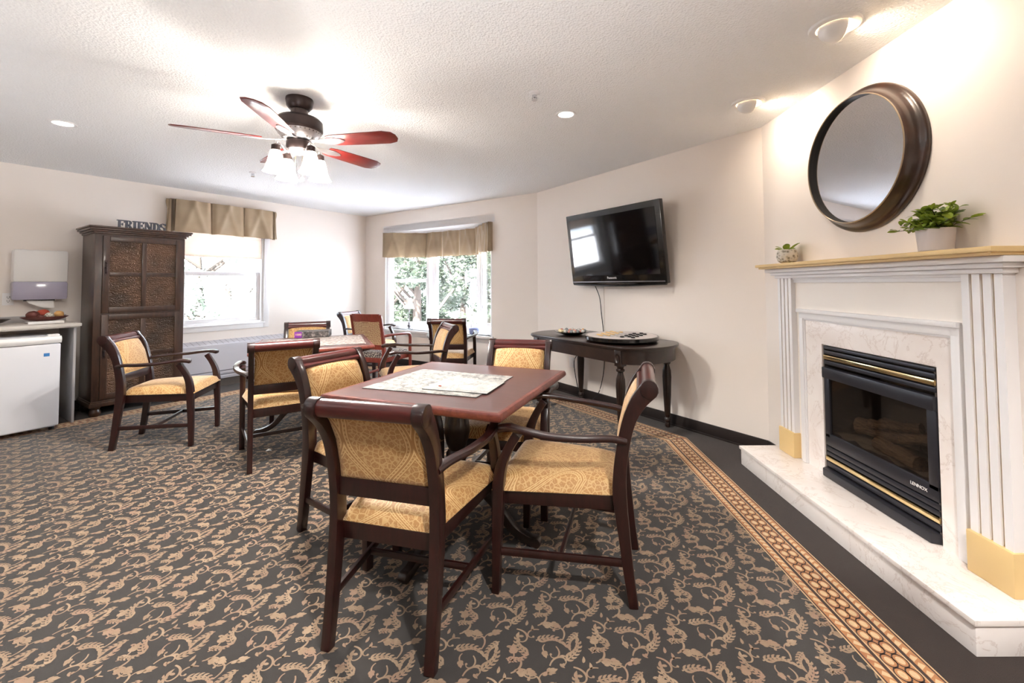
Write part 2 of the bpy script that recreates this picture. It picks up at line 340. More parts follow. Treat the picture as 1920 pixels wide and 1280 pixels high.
def mesh(g, name, mats, bevel=0, smooth=True, ang=35):
    me = bpy.data.meshes.new(name); me.from_pydata(g.v, [], g.f)
    for m in (mats if isinstance(mats, (list, tuple)) else [mats]): me.materials.append(MT[m])
    me.polygons.foreach_set('material_index', g.m)
    if bevel:
        bm = bmesh.new(); bm.from_mesh(me); bmesh.ops.recalc_face_normals(bm, faces=bm.faces)
        ed = [e for e in bm.edges if len(e.link_faces) == 2 and e.calc_face_angle(0) > math.radians(40)]
        bmesh.ops.bevel(bm, geom=ed, offset=bevel, segments=2, affect='EDGES', clamp_overlap=True, profile=.6); bm.to_mesh(me); bm.free()
    else:
        bm = bmesh.new(); bm.from_mesh(me); bmesh.ops.recalc_face_normals(bm, faces=bm.faces); bm.to_mesh(me); bm.free()
    if smooth:
        me.polygons.foreach_set('use_smooth', [True]*len(me.polygons)); me.set_sharp_from_angle(angle=math.radians(ang))
    me.update(); return me
def obj(name, g, mats, parent=None, bevel=0, smooth=True, ang=35, label=None):
    o = bpy.data.objects.new(name, mesh(g, name, mats, bevel, smooth, ang)); COL.objects.link(o)
    if parent is not None: o.parent = parent
    if label: o['label'] = label
    return o
def tag(o, label, cat, group=None, kind=None):
    o['label'] = label; o['category'] = cat
    if group: o['group'] = group
    if kind: o['kind'] = kind
    return o
def thing(name, label, cat, T=None, group=None):
    o = bpy.data.objects.new(name, None); o.empty_display_size = .1; COL.objects.link(o)
    if T is not None: o.matrix_world = T
    return tag(o, label, cat, group)
def struct(name, g, mats, bevel=0, label=None, parent=None, T=None):
    o = obj(name, g, mats, parent, bevel)
    if parent is None: o['kind'] = 'structure'
    if T is not None: o.matrix_world = T
    if label: o['label'] = label
    return o
def dup(root, T, label, group=None):
    r = root.copy(); COL.objects.link(r); r.matrix_world = T; r['label'] = label
    if group: r['group'] = group
    def rec(a, b):
        for ch in a.children:
            c = ch.copy(); COL.objects.link(c); c.parent = b; c.matrix_basis = ch.matrix_basis.copy(); rec(ch, c)
    rec(root, r); return r
def place(x, y, deg, z=0): return Matrix.Translation((x, y, z)) @ Matrix.Rotation(math.radians(deg), 4, 'Z')
def text(name, s, size, T, mat, parent, depth=.001, align='CENTER'):
    c = bpy.data.curves.new(name, 'FONT'); c.body = s; c.size = size; c.extrude = depth; c.align_x = align; c.align_y = 'CENTER'
    t = bpy.data.objects.new(name, c); COL.objects.link(t); bpy.context.view_layer.update()
    me = bpy.data.meshes.new_from_object(t.evaluated_get(bpy.context.evaluated_depsgraph_get())); bpy.data.objects.remove(t)
    me.materials.clear(); me.materials.append(MT[mat]); o = bpy.data.objects.new(name, me); COL.objects.link(o)
    if parent is not None: o.parent = parent
    o.matrix_basis = T; return o
FACE_Y = Matrix.Rotation(PI/2, 4, 'X')   # text standing up, readable from -Y
# ------------------------------------------------------------------ room shell
TH = .14
def wall(name, O, u, n, s0, s1, holes=()):
    g = G(); x = s0
    for (a, b, z0, z1) in sorted(holes):
        g.box(x, a, 0, TH, 0, CEIL); g.box(a, b, 0, TH, 0, z0); g.box(a, b, 0, TH, z1, CEIL); x = b
    g.box(x, s1, 0, TH, 0, CEIL)
    return struct(name, g, 'wall', T=frame(O, u, n, 0, 0))
W1 = (1.37, 2.34, .765, 2.02)
W2 = (.50, 2.70, .55, 2.13)
wall('wall_left', LO, UL, NL, -2.2, (BL-LO).length+.05, [W1])
wall('wall_back', BL, UB, NB, -.05, (TB-BL).length+.03, [W2])
wall('wall_far_right', TB, UT, NT, -.03, (FT-TB).length+.03)
wall('wall_right', FT, UF, NF, -.03, 5.9, [(.618, 1.331, .127, .888)])
u_ = V2(-1, 0); wall('wall_front', P_BACK_R, u_, V2(0, 1), -.1, (P_BACK_R-P_BACK_L).length+.1)
wall('wall_left_near', P_BACK_L, V2(0, 1), V2(1, 0), -.1, (LE-P_BACK_L).length+.1)
ROOM = [(FT.x, FT.y), (TB.x, TB.y), (BL.x, BL.y), (LE.x, LE.y), (P_BACK_L.x, P_BACK_L.y), (P_BACK_R.x, P_BACK_R.y)]
g = G(); g.prism(ROOM, CEIL, CEIL+.15); struct('ceiling', g, 'ceiling')

def baseb(name, O, u, n, s0, s1):
    g = G(); g.box(s0, s1, -.012, 0, 0, .10); g.box(s0, s1, -.016, 0, 0, .015)
    return struct(name, g, 'baseboard', .002, T=frame(O, u, n, 0, 0))
baseb('baseboard_far_right', TB, UT, NT, 0, (FT-TB).length)
baseb('baseboard_back', BL, UB, NB, 0, (TB-BL).length)
baseb('baseboard_left', LO, UL, NL, -2.2, (BL-LO).length)
baseb('baseboard_right', FT, UF, NF, 0, .14)
baseb('baseboard_right', FT, UF, NF, 1.78, 5.8)

# ---- carpet: field pattern, border and plain band are woven into one floor
def isect(p, d, q, e):
    k = d.x*e.y-d.y*e.x; t = ((q.x-p.x)*e.y-(q.y-p.y)*e.x)/k; return p+d*t
def ring(off):
    segs = []
    n = len(ROOM)
    for i in range(n):
        a = V2(*ROOM[i]); b = V2(*ROOM[(i+1) % n]); d = (b-a).normalized(); nn = V2(-d.y, d.x)
        segs.append((a+nn*off[i], d))
    out = []
    for i in range(n):
        p, d = segs[i-1]; q, e = segs[i]; out.append(isect(p, d, q, e))
    return out
# wall order: far right, back, left, left near, front, right
OUT = ring([.19, .28, .50, .5, .4, .48]); INN = ring([.39, .48, .70, .7, .6, .68])
if (OUT[0]-V2(-1, 2)).length > (V2(*ROOM[0])-V2(-1, 2)).length: raise RuntimeError('ring direction')
def seg_pt(i, t, s):
    """point on side i: t 0 outer..1 inner, s 0..1 along"""
    a = OUT[i].lerp(INN[i], t); j = (i+1) % len(OUT); b = OUT[j].lerp(INN[j], t); return a.lerp(b, s)
fl = G(); fl.prism(ROOM, -.1, 0.0)
def flat(pts, z, mi):
    fl.mi = mi; fl.add([(p[0], p[1], z) for p in pts], [tuple(range(len(pts)))])
def inside(p, poly, m=0):
    for i in range(len(poly)):
        a = poly[i]; b = poly[(i+1) % len(poly)]; d = (b-a)
        if (d.x*(p[1]-a.y)-d.y*(p[0]-a.x))/d.length < m: return False
    return True
_c = sum((Vector(p) for p in INN), Vector((0, 0, 0)))/len(INN)
CCW = inside((_c.x, _c.y), INN)
POLY = INN if CCW else INN[::-1]
cell = []     # list of (centre line pts, widths)
def stem(p, a, L, curl, w0, w1, n=8, blob=0):
    x, y = p; pts = []; ws = []
    for i in range(n+1):
        t = i/n; pts.append((x, y)); ws.append(w0+(w1-w0)*t)
        aa = a+curl*t*(1+.6*t); x += math.cos(aa)*L/n; y += math.sin(aa)*L/n
    cell.append((pts, ws))
    if blob:
        q = pts[-1]; cell.append(([(q[0]-blob, q[1]), (q[0]-blob*.5, q[1]), (q[0], q[1]), (q[0]+blob*.5, q[1]), (q[0]+blob, q[1])], [.001, blob*1.6, blob*2, blob*1.6, .001]))
    return pts, a+curl*1.6
def blade_(p, a, L, W, curl=0, n=6):
    x, y = p; pts = []; ws = []
    for i in range(n+1):
        t = i/n; pts.append((x, y)); ws.append(max(.0012, W*(math.sin(PI*min(1, t**.8))**.8)+.002*(1-t)))
        aa = a+curl*t; x += math.cos(aa)*L/n; y += math.sin(aa)*L/n
    cell.append((pts, ws))
def frond(p, a, f=1, k=1., L=.115, curl=1.1, n=12):
    x, y = p; sp = [(x, y, a)]
    for i in range(n):
        t = (i+1)/n; aa = a+curl*f*t*t; x += math.cos(aa)*L*k/n; y += math.sin(aa)*L*k/n; sp.append((x, y, aa))
    cell.append(([(q[0], q[1]) for q in sp], [.0065*k-.003*k*i/n for i in range(n+1)]))
    for i in (1, 3, 5, 7, 9, 11):
        q = sp[i]; w_ = .0092*k
        blade_((q[0], q[1]), q[2]+1.0*f, (.042-.002*i)*k, w_, -1.0*f); blade_((q[0], q[1]), q[2]-1.05*f, (.030-.0010*i)*k, w_*.9, 1.1*f)
    q = sp[-1]; blade_((q[0], q[1]), q[2], .034*k, .013*k, .3*f)
def curl_(p, a, f=1, k=1., turn=4.2, L=.17):
    n = 18; x, y = p; pts = []; ws = []; hd = a
    for i in range(n+1):
        t = i/n; pts.append((x, y)); ws.append((.0095-.0045*abs(2*t-.7))*k); hd += turn*f*(.35+1.3*t)/n; st = L*k*(1-.45*t)/n; x += math.cos(hd)*st; y += math.sin(hd)*st
    cell.append((pts, ws)); q = pts[-1]; b_ = .0075*k
    cell.append(([(q[0]+e*b_, q[1]) for e in (-1, -.6, 0, .6, 1)], [.001, b_*1.6, b_*2, b_*1.6, .001])); return pts
def bud(p, a, f=1, k=1.):
    blade_(p, a, .046*k, .019*k, .25*f); blade_(p, a+.55, .036*k, .011*k, -.5); blade_(p, a-.55, .036*k, .011*k, .5)
    blade_(p, a+1.3, .024*k, .009*k, -1.1); blade_(p, a-1.3, .024*k, .009*k, 1.1); stem(p, a+PI, .055*k, .9*f, .006, .004)
frond((.03, .03), .55, 1, 1.0); frond((.22, .10), 2.5, -1, .9); frond((.25, .17), .35, -1, .95); frond((.10, .165), -2.6, 1, .75)
curl_((.15, .02), .3, 1, .9); curl_((.30, .05), 1.3, -1, .85); curl_((.17, .23), -.2, -1, .9); curl_((.03, .13), 1.0, 1, .8, 3.8); curl_((.33, .14), -.9, -1, .7)
bud((.21, .03), -.5, 1, .95); bud((.16, .11), 1.7, -1); bud((.07, .21), .2, 1, .9); bud((.31, .24), 2.4, 1, .9); bud((.28, .115), -1.2, -1, .7)
frond((.13, .085), -.3, 1, .7); curl_((.265, .225), 2.9, 1, .7)
for x, y, a, L, c in ((.10, .02, 1.2, .03, .5), (.13, .14, .1, .028, -.5), (.235, .22, 1.3, .03, .6), (.34, .09, .3, .028, -.6), (.05, .09, 2.2, .028, .5), (.20, .19, 2.9, .026, .5), (.27, .01, .2, .028, .6), (.12, .245, -1.0, .026, .4)): blade_((x, y), a, L, .0105, c)
KS = .86
cell = [([(x*KS, y*KS) for x, y in pts], [w_*KS*1.06 for w_ in ws]) for pts, ws in cell]
polys = []
for pts, ws in cell:
    L = []; R = []
    for i, (x, y) in enumerate(pts):
        a = pts[max(0, i-1)]; b = pts[min(len(pts)-1, i+1)]; dx, dy = b[0]-a[0], b[1]-a[1]; l = math.hypot(dx, dy) or 1; nx, ny = -dy/l*ws[i]/2, dx/l*ws[i]/2
        L.append((x+nx, y+ny)); R.append((x-nx, y-ny))
    polys.append((L, R))
va, vb = Vector((.330, .042))*KS, Vector((.110, .228))*KS
fv = []; ff = []
for i in range(-52, 52):
    for j in range(-52, 52):
        o = va*i+vb*j+Vector((-1.5, 2))
        cx_, cy_ = o.x+.2, o.y+.13
        if not inside((cx_, cy_), POLY, -.18) or cy_ < -.9: continue
        if cy_ < -.4 or abs(cx_) > cy_*1.35+2.6: continue     # never seen: behind the camera
        for k_, (L, R) in enumerate(polys):
            b0 = len(fv); n = len(L); z = .0005+.0001*(k_ % 4)
            for p in L: fv.append((o.x+p[0], o.y+p[1], z))
            for p in R: fv.append((o.x+p[0], o.y+p[1], z))
            for q in range(n-1): ff.append((b0+q, b0+n+q, b0+n+q+1, b0+q+1))
fl.mi = 1; fl.add(fv, ff)
def strip(t0, t1, z, mi):
    for i in range(6): flat([seg_pt(i, t0, 0), seg_pt(i, t0, 1), seg_pt(i, t1, 1), seg_pt(i, t1, 0)], z, mi)
n6 = len(ROOM)
for i in range(n6):
    a = V2(*ROOM[i]); b = V2(*ROOM[(i+1) % n6]); flat([a, b, OUT[(i+1) % n6], OUT[i]], .0012, 2)
strip(0, 1, .0014, 3)
strip(.03, .055, .0017, 5); strip(.945, .97, .0017, 5)
strip(.21, .27, .0017, 5); strip(.73, .79, .0017, 5)
strip(0, .022, .0018, 4); strip(.978, 1, .0018, 4); strip(.275, .295, .0018, 4); strip(.705, .725, .0018, 4)
for i in range(n6):
    if i in (3, 4): continue
    a, b = seg_pt(i, .5, 0), seg_pt(i, .5, 1); L = (b-a).length; d = (b-a)/L; nn = (seg_pt(i, 1, .5)-seg_pt(i, 0, .5)); nn = V2(-d.y, d.x)*(1 if V2(-d.y, d.x).dot(nn) > 0 else -1)
    k = int(L/.030)
    for q in range(k):     # scallops
        c = a+d*(L*(q+.5)/k)
        for t0, t1 in ((.075, .20), (.925, .80)):
            o0 = nn*((t1-.5)*.2); o1 = nn*((t0-.5)*.2)
            flat([c-d*.013+o0, c+d*.004+o0*1.0, c+d*.016+(o0+o1)*.5, c+d*.002+o1], .0019, 4 if t0 < .5 else 4)
    k = int(L/.052)
    for q in range(k):     # interlaced loops
        c = a+d*(L*(q+.5)/k)
        for sgn in (-1, 1):
            cc = c+nn*.019*sgn; m = 16
            fl.mi = 4
            fl.add([(cc+d*.016*math.cos(2*PI*e/10)+nn*.012*math.sin(2*PI*e/10)).to_tuple()[:2]+(.0020,) for e in range(10)], [tuple(range(10))])
            ro, ri = .0285, .0235; vs = []
            for e in range(m):
                an = 2*PI*e/m
                for rr in (ro, ri):
                    pp = cc+d*rr*math.cos(an)+nn*rr*.78*math.sin(an); vs.append((pp.x, pp.y, .0022))
            fl.mi = 5; fl.add(vs, [(2*e, 2*e+1, (2*e+3) % (2*m), (2*e+2) % (2*m)) for e in range(m)])
me = bpy.data.meshes.new('floor'); me.from_pydata(fl.v, [], fl.f)
for m_ in ('carpet', 'yarn_tan', 'plain_carpet', 'yarn_rust', 'yarn_cream', 'yarn_dark'): me.materials.append(MT[m_])
me.polygons.foreach_set('material_index', fl.m); me.update()
# all overlay faces look up
nz = np.empty(len(me.polygons)*3); me.polygons.foreach_get('normal', nz); nz = nz.reshape(-1, 3)[:, 2]
bm = bmesh.new(); bm.from_mesh(me); bm.faces.ensure_lookup_table()
bmesh.ops.reverse_faces(bm, faces=[f for f in bm.faces if f.index >= len(ROOM)+2 and f.normal.z < 0]); bm.to_mesh(me); bm.free()
o = bpy.data.objects.new('floor', me); COL.objects.link(o); o['kind'] = 'structure'

# ---- windows
def sash(parent, T, x0, x1, z0, z1, w_=.045, y0=.03, y1=.07, name='sash'):
    g = G(); g.box(x0, x0+w_, y0, y1, z0, z1); g.box(x1-w_, x1, y0, y1, z0, z1); g.box(x0+w_, x1-w_, y0, y1, z0, z0+w_); g.box(x0+w_, x1-w_, y0, y1, z1-w_, z1)
    a = obj(name, g, 'white_paint', parent, .004)
    g = G(); ym = (y0+y1)/2; g.box(x0+w_-.005, x1-w_+.005, ym-.003, ym+.003, z0+w_-.005, z1-w_+.005); obj('pane', g, 'glass', parent)
    return a
def window(name, T, x0, x1, z0, z1, double=True, rail=None, jamb=.03, th=TH):
    g = G(); g.box(x0, x0+jamb, 0, th, z0, z1); g.box(x1-jamb, x1, 0, th, z0, z1); g.box(x0+jamb, x1-jamb, 0, th, z0, z0+jamb); g.box(x0+jamb, x1-jamb, 0, th, z1-jamb, z1)
    o = struct(name, g, 'white_paint', .003, T=T)
    if double:
        r = rail or (z0+z1)/2
        sash(o, T, x0+jamb, x1-jamb, z0+jamb, r+.02, .05, .04, .075, 'lower_sash'); sash(o, T, x0+jamb, x1-jamb, r-.02, z1-jamb, .045, .08, .115, 'upper_sash')
    else: sash(o, T, x0+jamb, x1-jamb, z0+jamb, z1-jamb, .045, .01, .05)
    return o
T1 = frame(LO, UL, NL, 0, 0)
w1 = window('window_1', T1, *W1, True, 1.425, .03)
g = G(); a, b, c, d = W1; k = .072
g.box(a-k, a, -.018, .0, c-k, d+k); g.box(b, b+k, -.018, .0, c-k, d+k); g.box(a, b, -.018, 0, d, d+k); g.box(a, b, -.018, 0, c-k, c); g.box(a-.02, b+.02, -.03, .02, c-.012, c+.006)
obj('window_casing', g, 'white_paint', w1, .004)
portal(T1 @ Vector(((a+b)/2, TH+.02, (c+d)/2)), NL, b-a, d-c)
TBK = frame(BL, UB, NB, 0, 0)
BD, BR = .50, .58
A0, A1, B1, B0 = Vector((W2[0], TH*0, 0)), Vector((W2[0]+BR, BD, 0)), Vector((W2[1]-BR, BD, 0)), Vector((W2[1], 0, 0))
def bayframe(P, Q):
    u = (Q-P).normalized(); m = Matrix(((u.x, -u.y, 0, P.x), (u.y, u.x, 0, P.y), (0, 0, 1, 0), (0, 0, 0, 1))); return TBK @ m, (Q-P).length
for nm, P, Q, dbl in (('window_2', A0+Vector((.02, .02, 0)), A1, True), ('window_3', A1, B1, False), ('window_4', B1, B0+Vector((-.02, .02, 0)), False)):
    T, L = bayframe(P, Q); ww = window(nm, T, 0, L, W2[2]+.0, W2[3], dbl, None, .055, TH if dbl else .06)
    mid = T @ Vector((L/2, TH+.02, 1.34)); nrm = (T.to_3x3() @ Vector((0, -1, 0))); portal(mid, nrm, L, 1.5)
g = G(); g.prism([(W2[0], .14), (W2[0], 0), (W2[1], 0), (W2[1], .14), (B1.x+.1, BD+.16), (A1.x-.1, BD+.16)], W2[2]-.10, W2[2]); g.box(W2[0]-.03, W2[1]+.03, -.03, .02, W2[2]-.03, W2[2]+.004)
struct('trim_1', g, 'white_paint', .004, T=TBK)
g = G(); g.prism([(W2[0]-.05, .141), (W2[0]-.05, .0), (W2[1]+.05, .0), (W2[1]+.05, .141), (B1.x+.2, BD+.25), (A1.x-.2, BD+.25)], W2[3]-.004, W2[3]+.1)
struct('trim_2', g, 'white_paint', T=TBK)
g = G(); g.box(W2[0]-.0, W2[0]+.012, 0, .10, W2[2], W2[3]); g.box(W2[1]-.012, W2[1], 0, .10, W2[2], W2[3]); struct('trim_3', g, 'white_paint', T=TBK)
# ------------------------------------------------------------------ lights of the room and added rear fill
def eyeball(x, y, aim, power, label, r=.085):
    t = thing('recessed_light', label, 'light', place(x, y, math.degrees(math.atan2(aim[1], aim[0])), CEIL), 'recessed ceiling lights')
    g = G(); g.lathe([(r*.70, .0), (r*.72, -.010), (r*.78, -.013), (r*.96, -.010), (r, -.002), (r, 0)], 40, cap=False); obj('trim_ring', g, 'white_plastic', t)
    g = G(); rs_ = r*.66; xc = rs_*.30; n_ = 12; m_ = 18
    def sph(u, v, k=1.): x_ = -rs_+(rs_+xc-.0)*u; rr = math.sqrt(max(0, rs_*rs_-x_*x_))*k; return (x_, rr*math.cos(PI*v), -.004-rr*math.sin(PI*v)*1.02)
    g.grid(sph, n_, m_); hd_ = obj('hood', g, 'white_plastic', t)
    g = G(); rr = math.sqrt(rs_*rs_-xc*xc); g.add([(xc+.0005, rr*1.0*math.cos(PI*k/16), -.004-rr*1.02*math.sin(PI*k/16)) for k in range(17)]+[(xc+.0005, rr*.84*math.cos(PI*(16-k)/16), -.004-rr*.84*math.sin(PI*(16-k)/16)) for k in range(17)], [(k, k+1, 32-k, 33-k) for k in range(16)]); obj('hood_rim', g, 'white_plastic', hd_)
    g = G(); g.add([(xc, rr*.86*math.cos(PI*k/16), -.004-rr*.86*math.sin(PI*k/16)) for k in range(17)], [tuple(range(17))]); obj('lens', g, 'pot_light', t)
    l = lamp('recessed_light_beam', 'SPOT', (0, 0, 0), power, (1, .86, .70), spot_size=math.radians(150), spot_blend=.9, shadow_soft_size=.035)
    d = Vector((aim[0], aim[1], -.75)).normalized()
    l.location = Vector((x, y, CEIL-.03))+Vector((aim[0], aim[1], 0)).normalized()*.062; l.rotation_euler = d.to_track_quat('-Z', 'Y').to_euler()
def potlight(x, y, label, power, r=.062, grp='recessed ceiling lights'):
    t = thing('recessed_light', label, 'light', place(x, y, 0, CEIL), grp)
    g = G(); g.lathe([(r*.72, .0), (r*.74, -.005), (r*.97, -.007), (r, -.002), (r, 0)], 36, cap=False); obj('trim_ring', g, 'white_paint', t)
    g = G(); g.lathe([(.001, -.004), (r*.74, -.003)], 28, cap=False); obj('lens', g, 'pot_light_w', t)
    l = lamp('recessed_light_beam', 'SPOT', (x, y, CEIL-.02), power, (1, .95, .88), spot_size=math.radians(130), spot_blend=.8, shadow_soft_size=.05)
eyeball(1.440, 1.950, (1, -.1), 5.5, 'large white eyeball ceiling light nearest the camera above the mirror', .104)
eyeball(1.478, 2.790, (1, .1), 5.5, 'white eyeball ceiling light aimed at the corner left of the round mirror', .100)
potlight(.306, 2.967, 'small lit round ceiling spot between the ceiling fan and the television', 20, .070)
potlight(-3.306, 3.081, 'lit round ceiling spot at the far left above the wooden chair', 24, .075)
for x, y, e_ in ((-3.4, .2, 22), (-1.2, -.6, 26), (.7, -.1, 165)):
    lamp('rear_fill_spot', 'SPOT', (x, y, CEIL-.02), e_, (1, .96, .92), spot_size=math.radians(140), spot_blend=.8, shadow_soft_size=.08)  # added fill spots out of view, with no fittings modelled
def sprinkler(x, y, label):
    t = thing('sprinkler_head', label, 'sprinkler', place(x, y, 0, CEIL), 'ceiling sprinklers')
    g = G(); g.lathe([(.034, 0), (.032, -.006), (.012, -.012)], 24); obj('escutcheon', g, 'white_paint', t)
    g = G(); g.lathe([(.008, -.01), (.008, -.03), (.004, -.032)], 12); g.tube([(-.012, 0, -.012), (-.014, 0, -.035), (0, 0, -.042), (.014, 0, -.035), (.012, 0, -.012)], .0025, 6)
    g.lathe([(.018, -.043), (.018, -.045)], 16); obj('nozzle', g, 'chrome', t)
sprinkler(.079, 2.629, 'white ceiling sprinkler head in front of the small ceiling spot')
sprinkler(-2.796, 4.458, 'white ceiling sprinkler head between the fan and the left wall')

# ------------------------------------------------------------------ ceiling fan
FX, FY = -1.405, 2.70
fan = thing('ceiling_fan', 'dark bronze ceiling fan with five cherry blades and four lit bell shades', 'ceiling fan', place(FX, FY, 0, CEIL))
g = G(); g.lathe([(.078, 0), (.080, -.012), (.074, -.05), (.058, -.07), (.03, -.078)], 36); g.lathe([(.05, -.07), (.05, -.11), (.085, -.125)], 36); obj('canopy', g, 'bronze', fan)
g = G(); g.lathe([(.05, -.115), (.12, -.128), (.136, -.145), (.138, -.20), (.130, -.212), (.05, -.214)], 48); obj('motor_housing', g, 'bronze', fan)
g = G(); g.lathe([(.128, -.21), (.118, -.235), (.09, -.262), (.05, -.268)], 48); mh = obj('vent_skirt', g, 'brushed', fan)
g = G()
for k in range(30):
    a = 2*PI*k/30; c_, s_ = math.cos(a), math.sin(a)
    T = Matrix(((c_, -s_, 0, 0), (s_, c_, 0, 0), (0, 0, 1, 0), (0, 0, 0, 1)))
    g.add([T @ Vector(p) for p in ((.1275, -.0045, -.2165), (.1275, .0045, -.2165), (.0935, .003, -.2605), (.0935, -.003, -.2605))], [(0, 1, 2, 3)])
obj('vent_slots', g, 'fire_dark', mh)
g = G(); g.lathe([(.055, -.262), (.072, -.272), (.074, -.31), (.066, -.325)], 40); obj('switch_housing', g, 'bronze', fan)
g = G(); g.lathe([(.066, -.325), (.062, -.338), (.03, -.352), (.008, -.36)], 40); obj('light_kit_bowl', g, 'brushed', fan)
ZB = -.275
for k, ang in enumerate((-152, -82, -8, 62, 136)):
    br_ = bpy.data.objects.new('blade', None); T = Matrix.Rotation(math.radians(ang), 4, 'Z') @ Matrix.Translation((0, 0, ZB)) @ Matrix.Rotation(math.radians(-12), 4, 'X')
    out = [(.20, -.045), (.24, -.058), (.45, -.066), (.58, -.068), (.63, -.052), (.648, -.02), (.648, .02), (.63, .052), (.58, .068), (.45, .066), (.24, .058), (.20, .045)]
    g = G(); g.prism(out, -.003, .003); b_ = obj('blade', g, 'blade', fan, .0015); b_.matrix_basis = T
    g = G(); g.sweep([Vector(p) for p in ((.07, 0, .012), (.12, 0, .0), (.18, 0, -.006), (.22, 0, -.006))], [(.03, .01), (.022, .008), (.05, .006), (.06, .005)], (0, 1, 0))
    g.prism([(.19, -.03), (.24, -.036), (.29, -.02), (.31, 0), (.29, .02), (.24, .036), (.19, .03)], -.008, -.003); i_ = obj('blade_iron', g, 'brushed', b_, .001)
for k, ang in enumerate((55, 145, 235, 325)):
    a = math.radians(ang); T = Matrix.Rotation(a, 4, 'Z')
    g = G(); pts = cr([(.045, 0, -.325), (.075, 0, -.35), (.10, 0, -.325), (.13, 0, -.305), (.14, 0, -.335)], 5); g.tube([T @ Vector(p) for p in pts], .006, 8)
    ar = obj('light_arm', g, 'brushed', fan)
    g = G(); g.lathe([(.012, -.322), (.024, -.33), (.026, -.365), (.022, -.37)], 24, (.14*math.cos(a), .14*math.sin(a), 0)); obj('socket_cup', g, 'bronze', ar)
    g = G(); g.lathe([(.022, -.355), (.030, -.37), (.038, -.40), (.046, -.44), (.060, -.48), (.070, -.492), (.068, -.492), (.056, -.478), (.042, -.438), (.034, -.40), (.022, -.365)], 28, (.14*math.cos(a), .14*math.sin(a), 0), cap=False)
    obj('glass_shade', g, 'bulb_glass', ar)
    lamp('fan_bulb', 'POINT', (FX+.14*math.cos(a), FY+.14*math.sin(a), CEIL-.455), 25, (1, .97, .92), shadow_soft_size=.025)
for x, y, z in ((.022, .0, -.50), (-.016, -.01, -.52)):
    g = G(); g.tube([(x, y, -.355), (x, y, z)], .0015, 6); c_ = obj('pull_chain', g, 'brass', fan); g = G(); g.ball((x, y, z-.012), .011, 12, 8, 1.3); obj('pull_knob', g, 'white_plastic', c_)

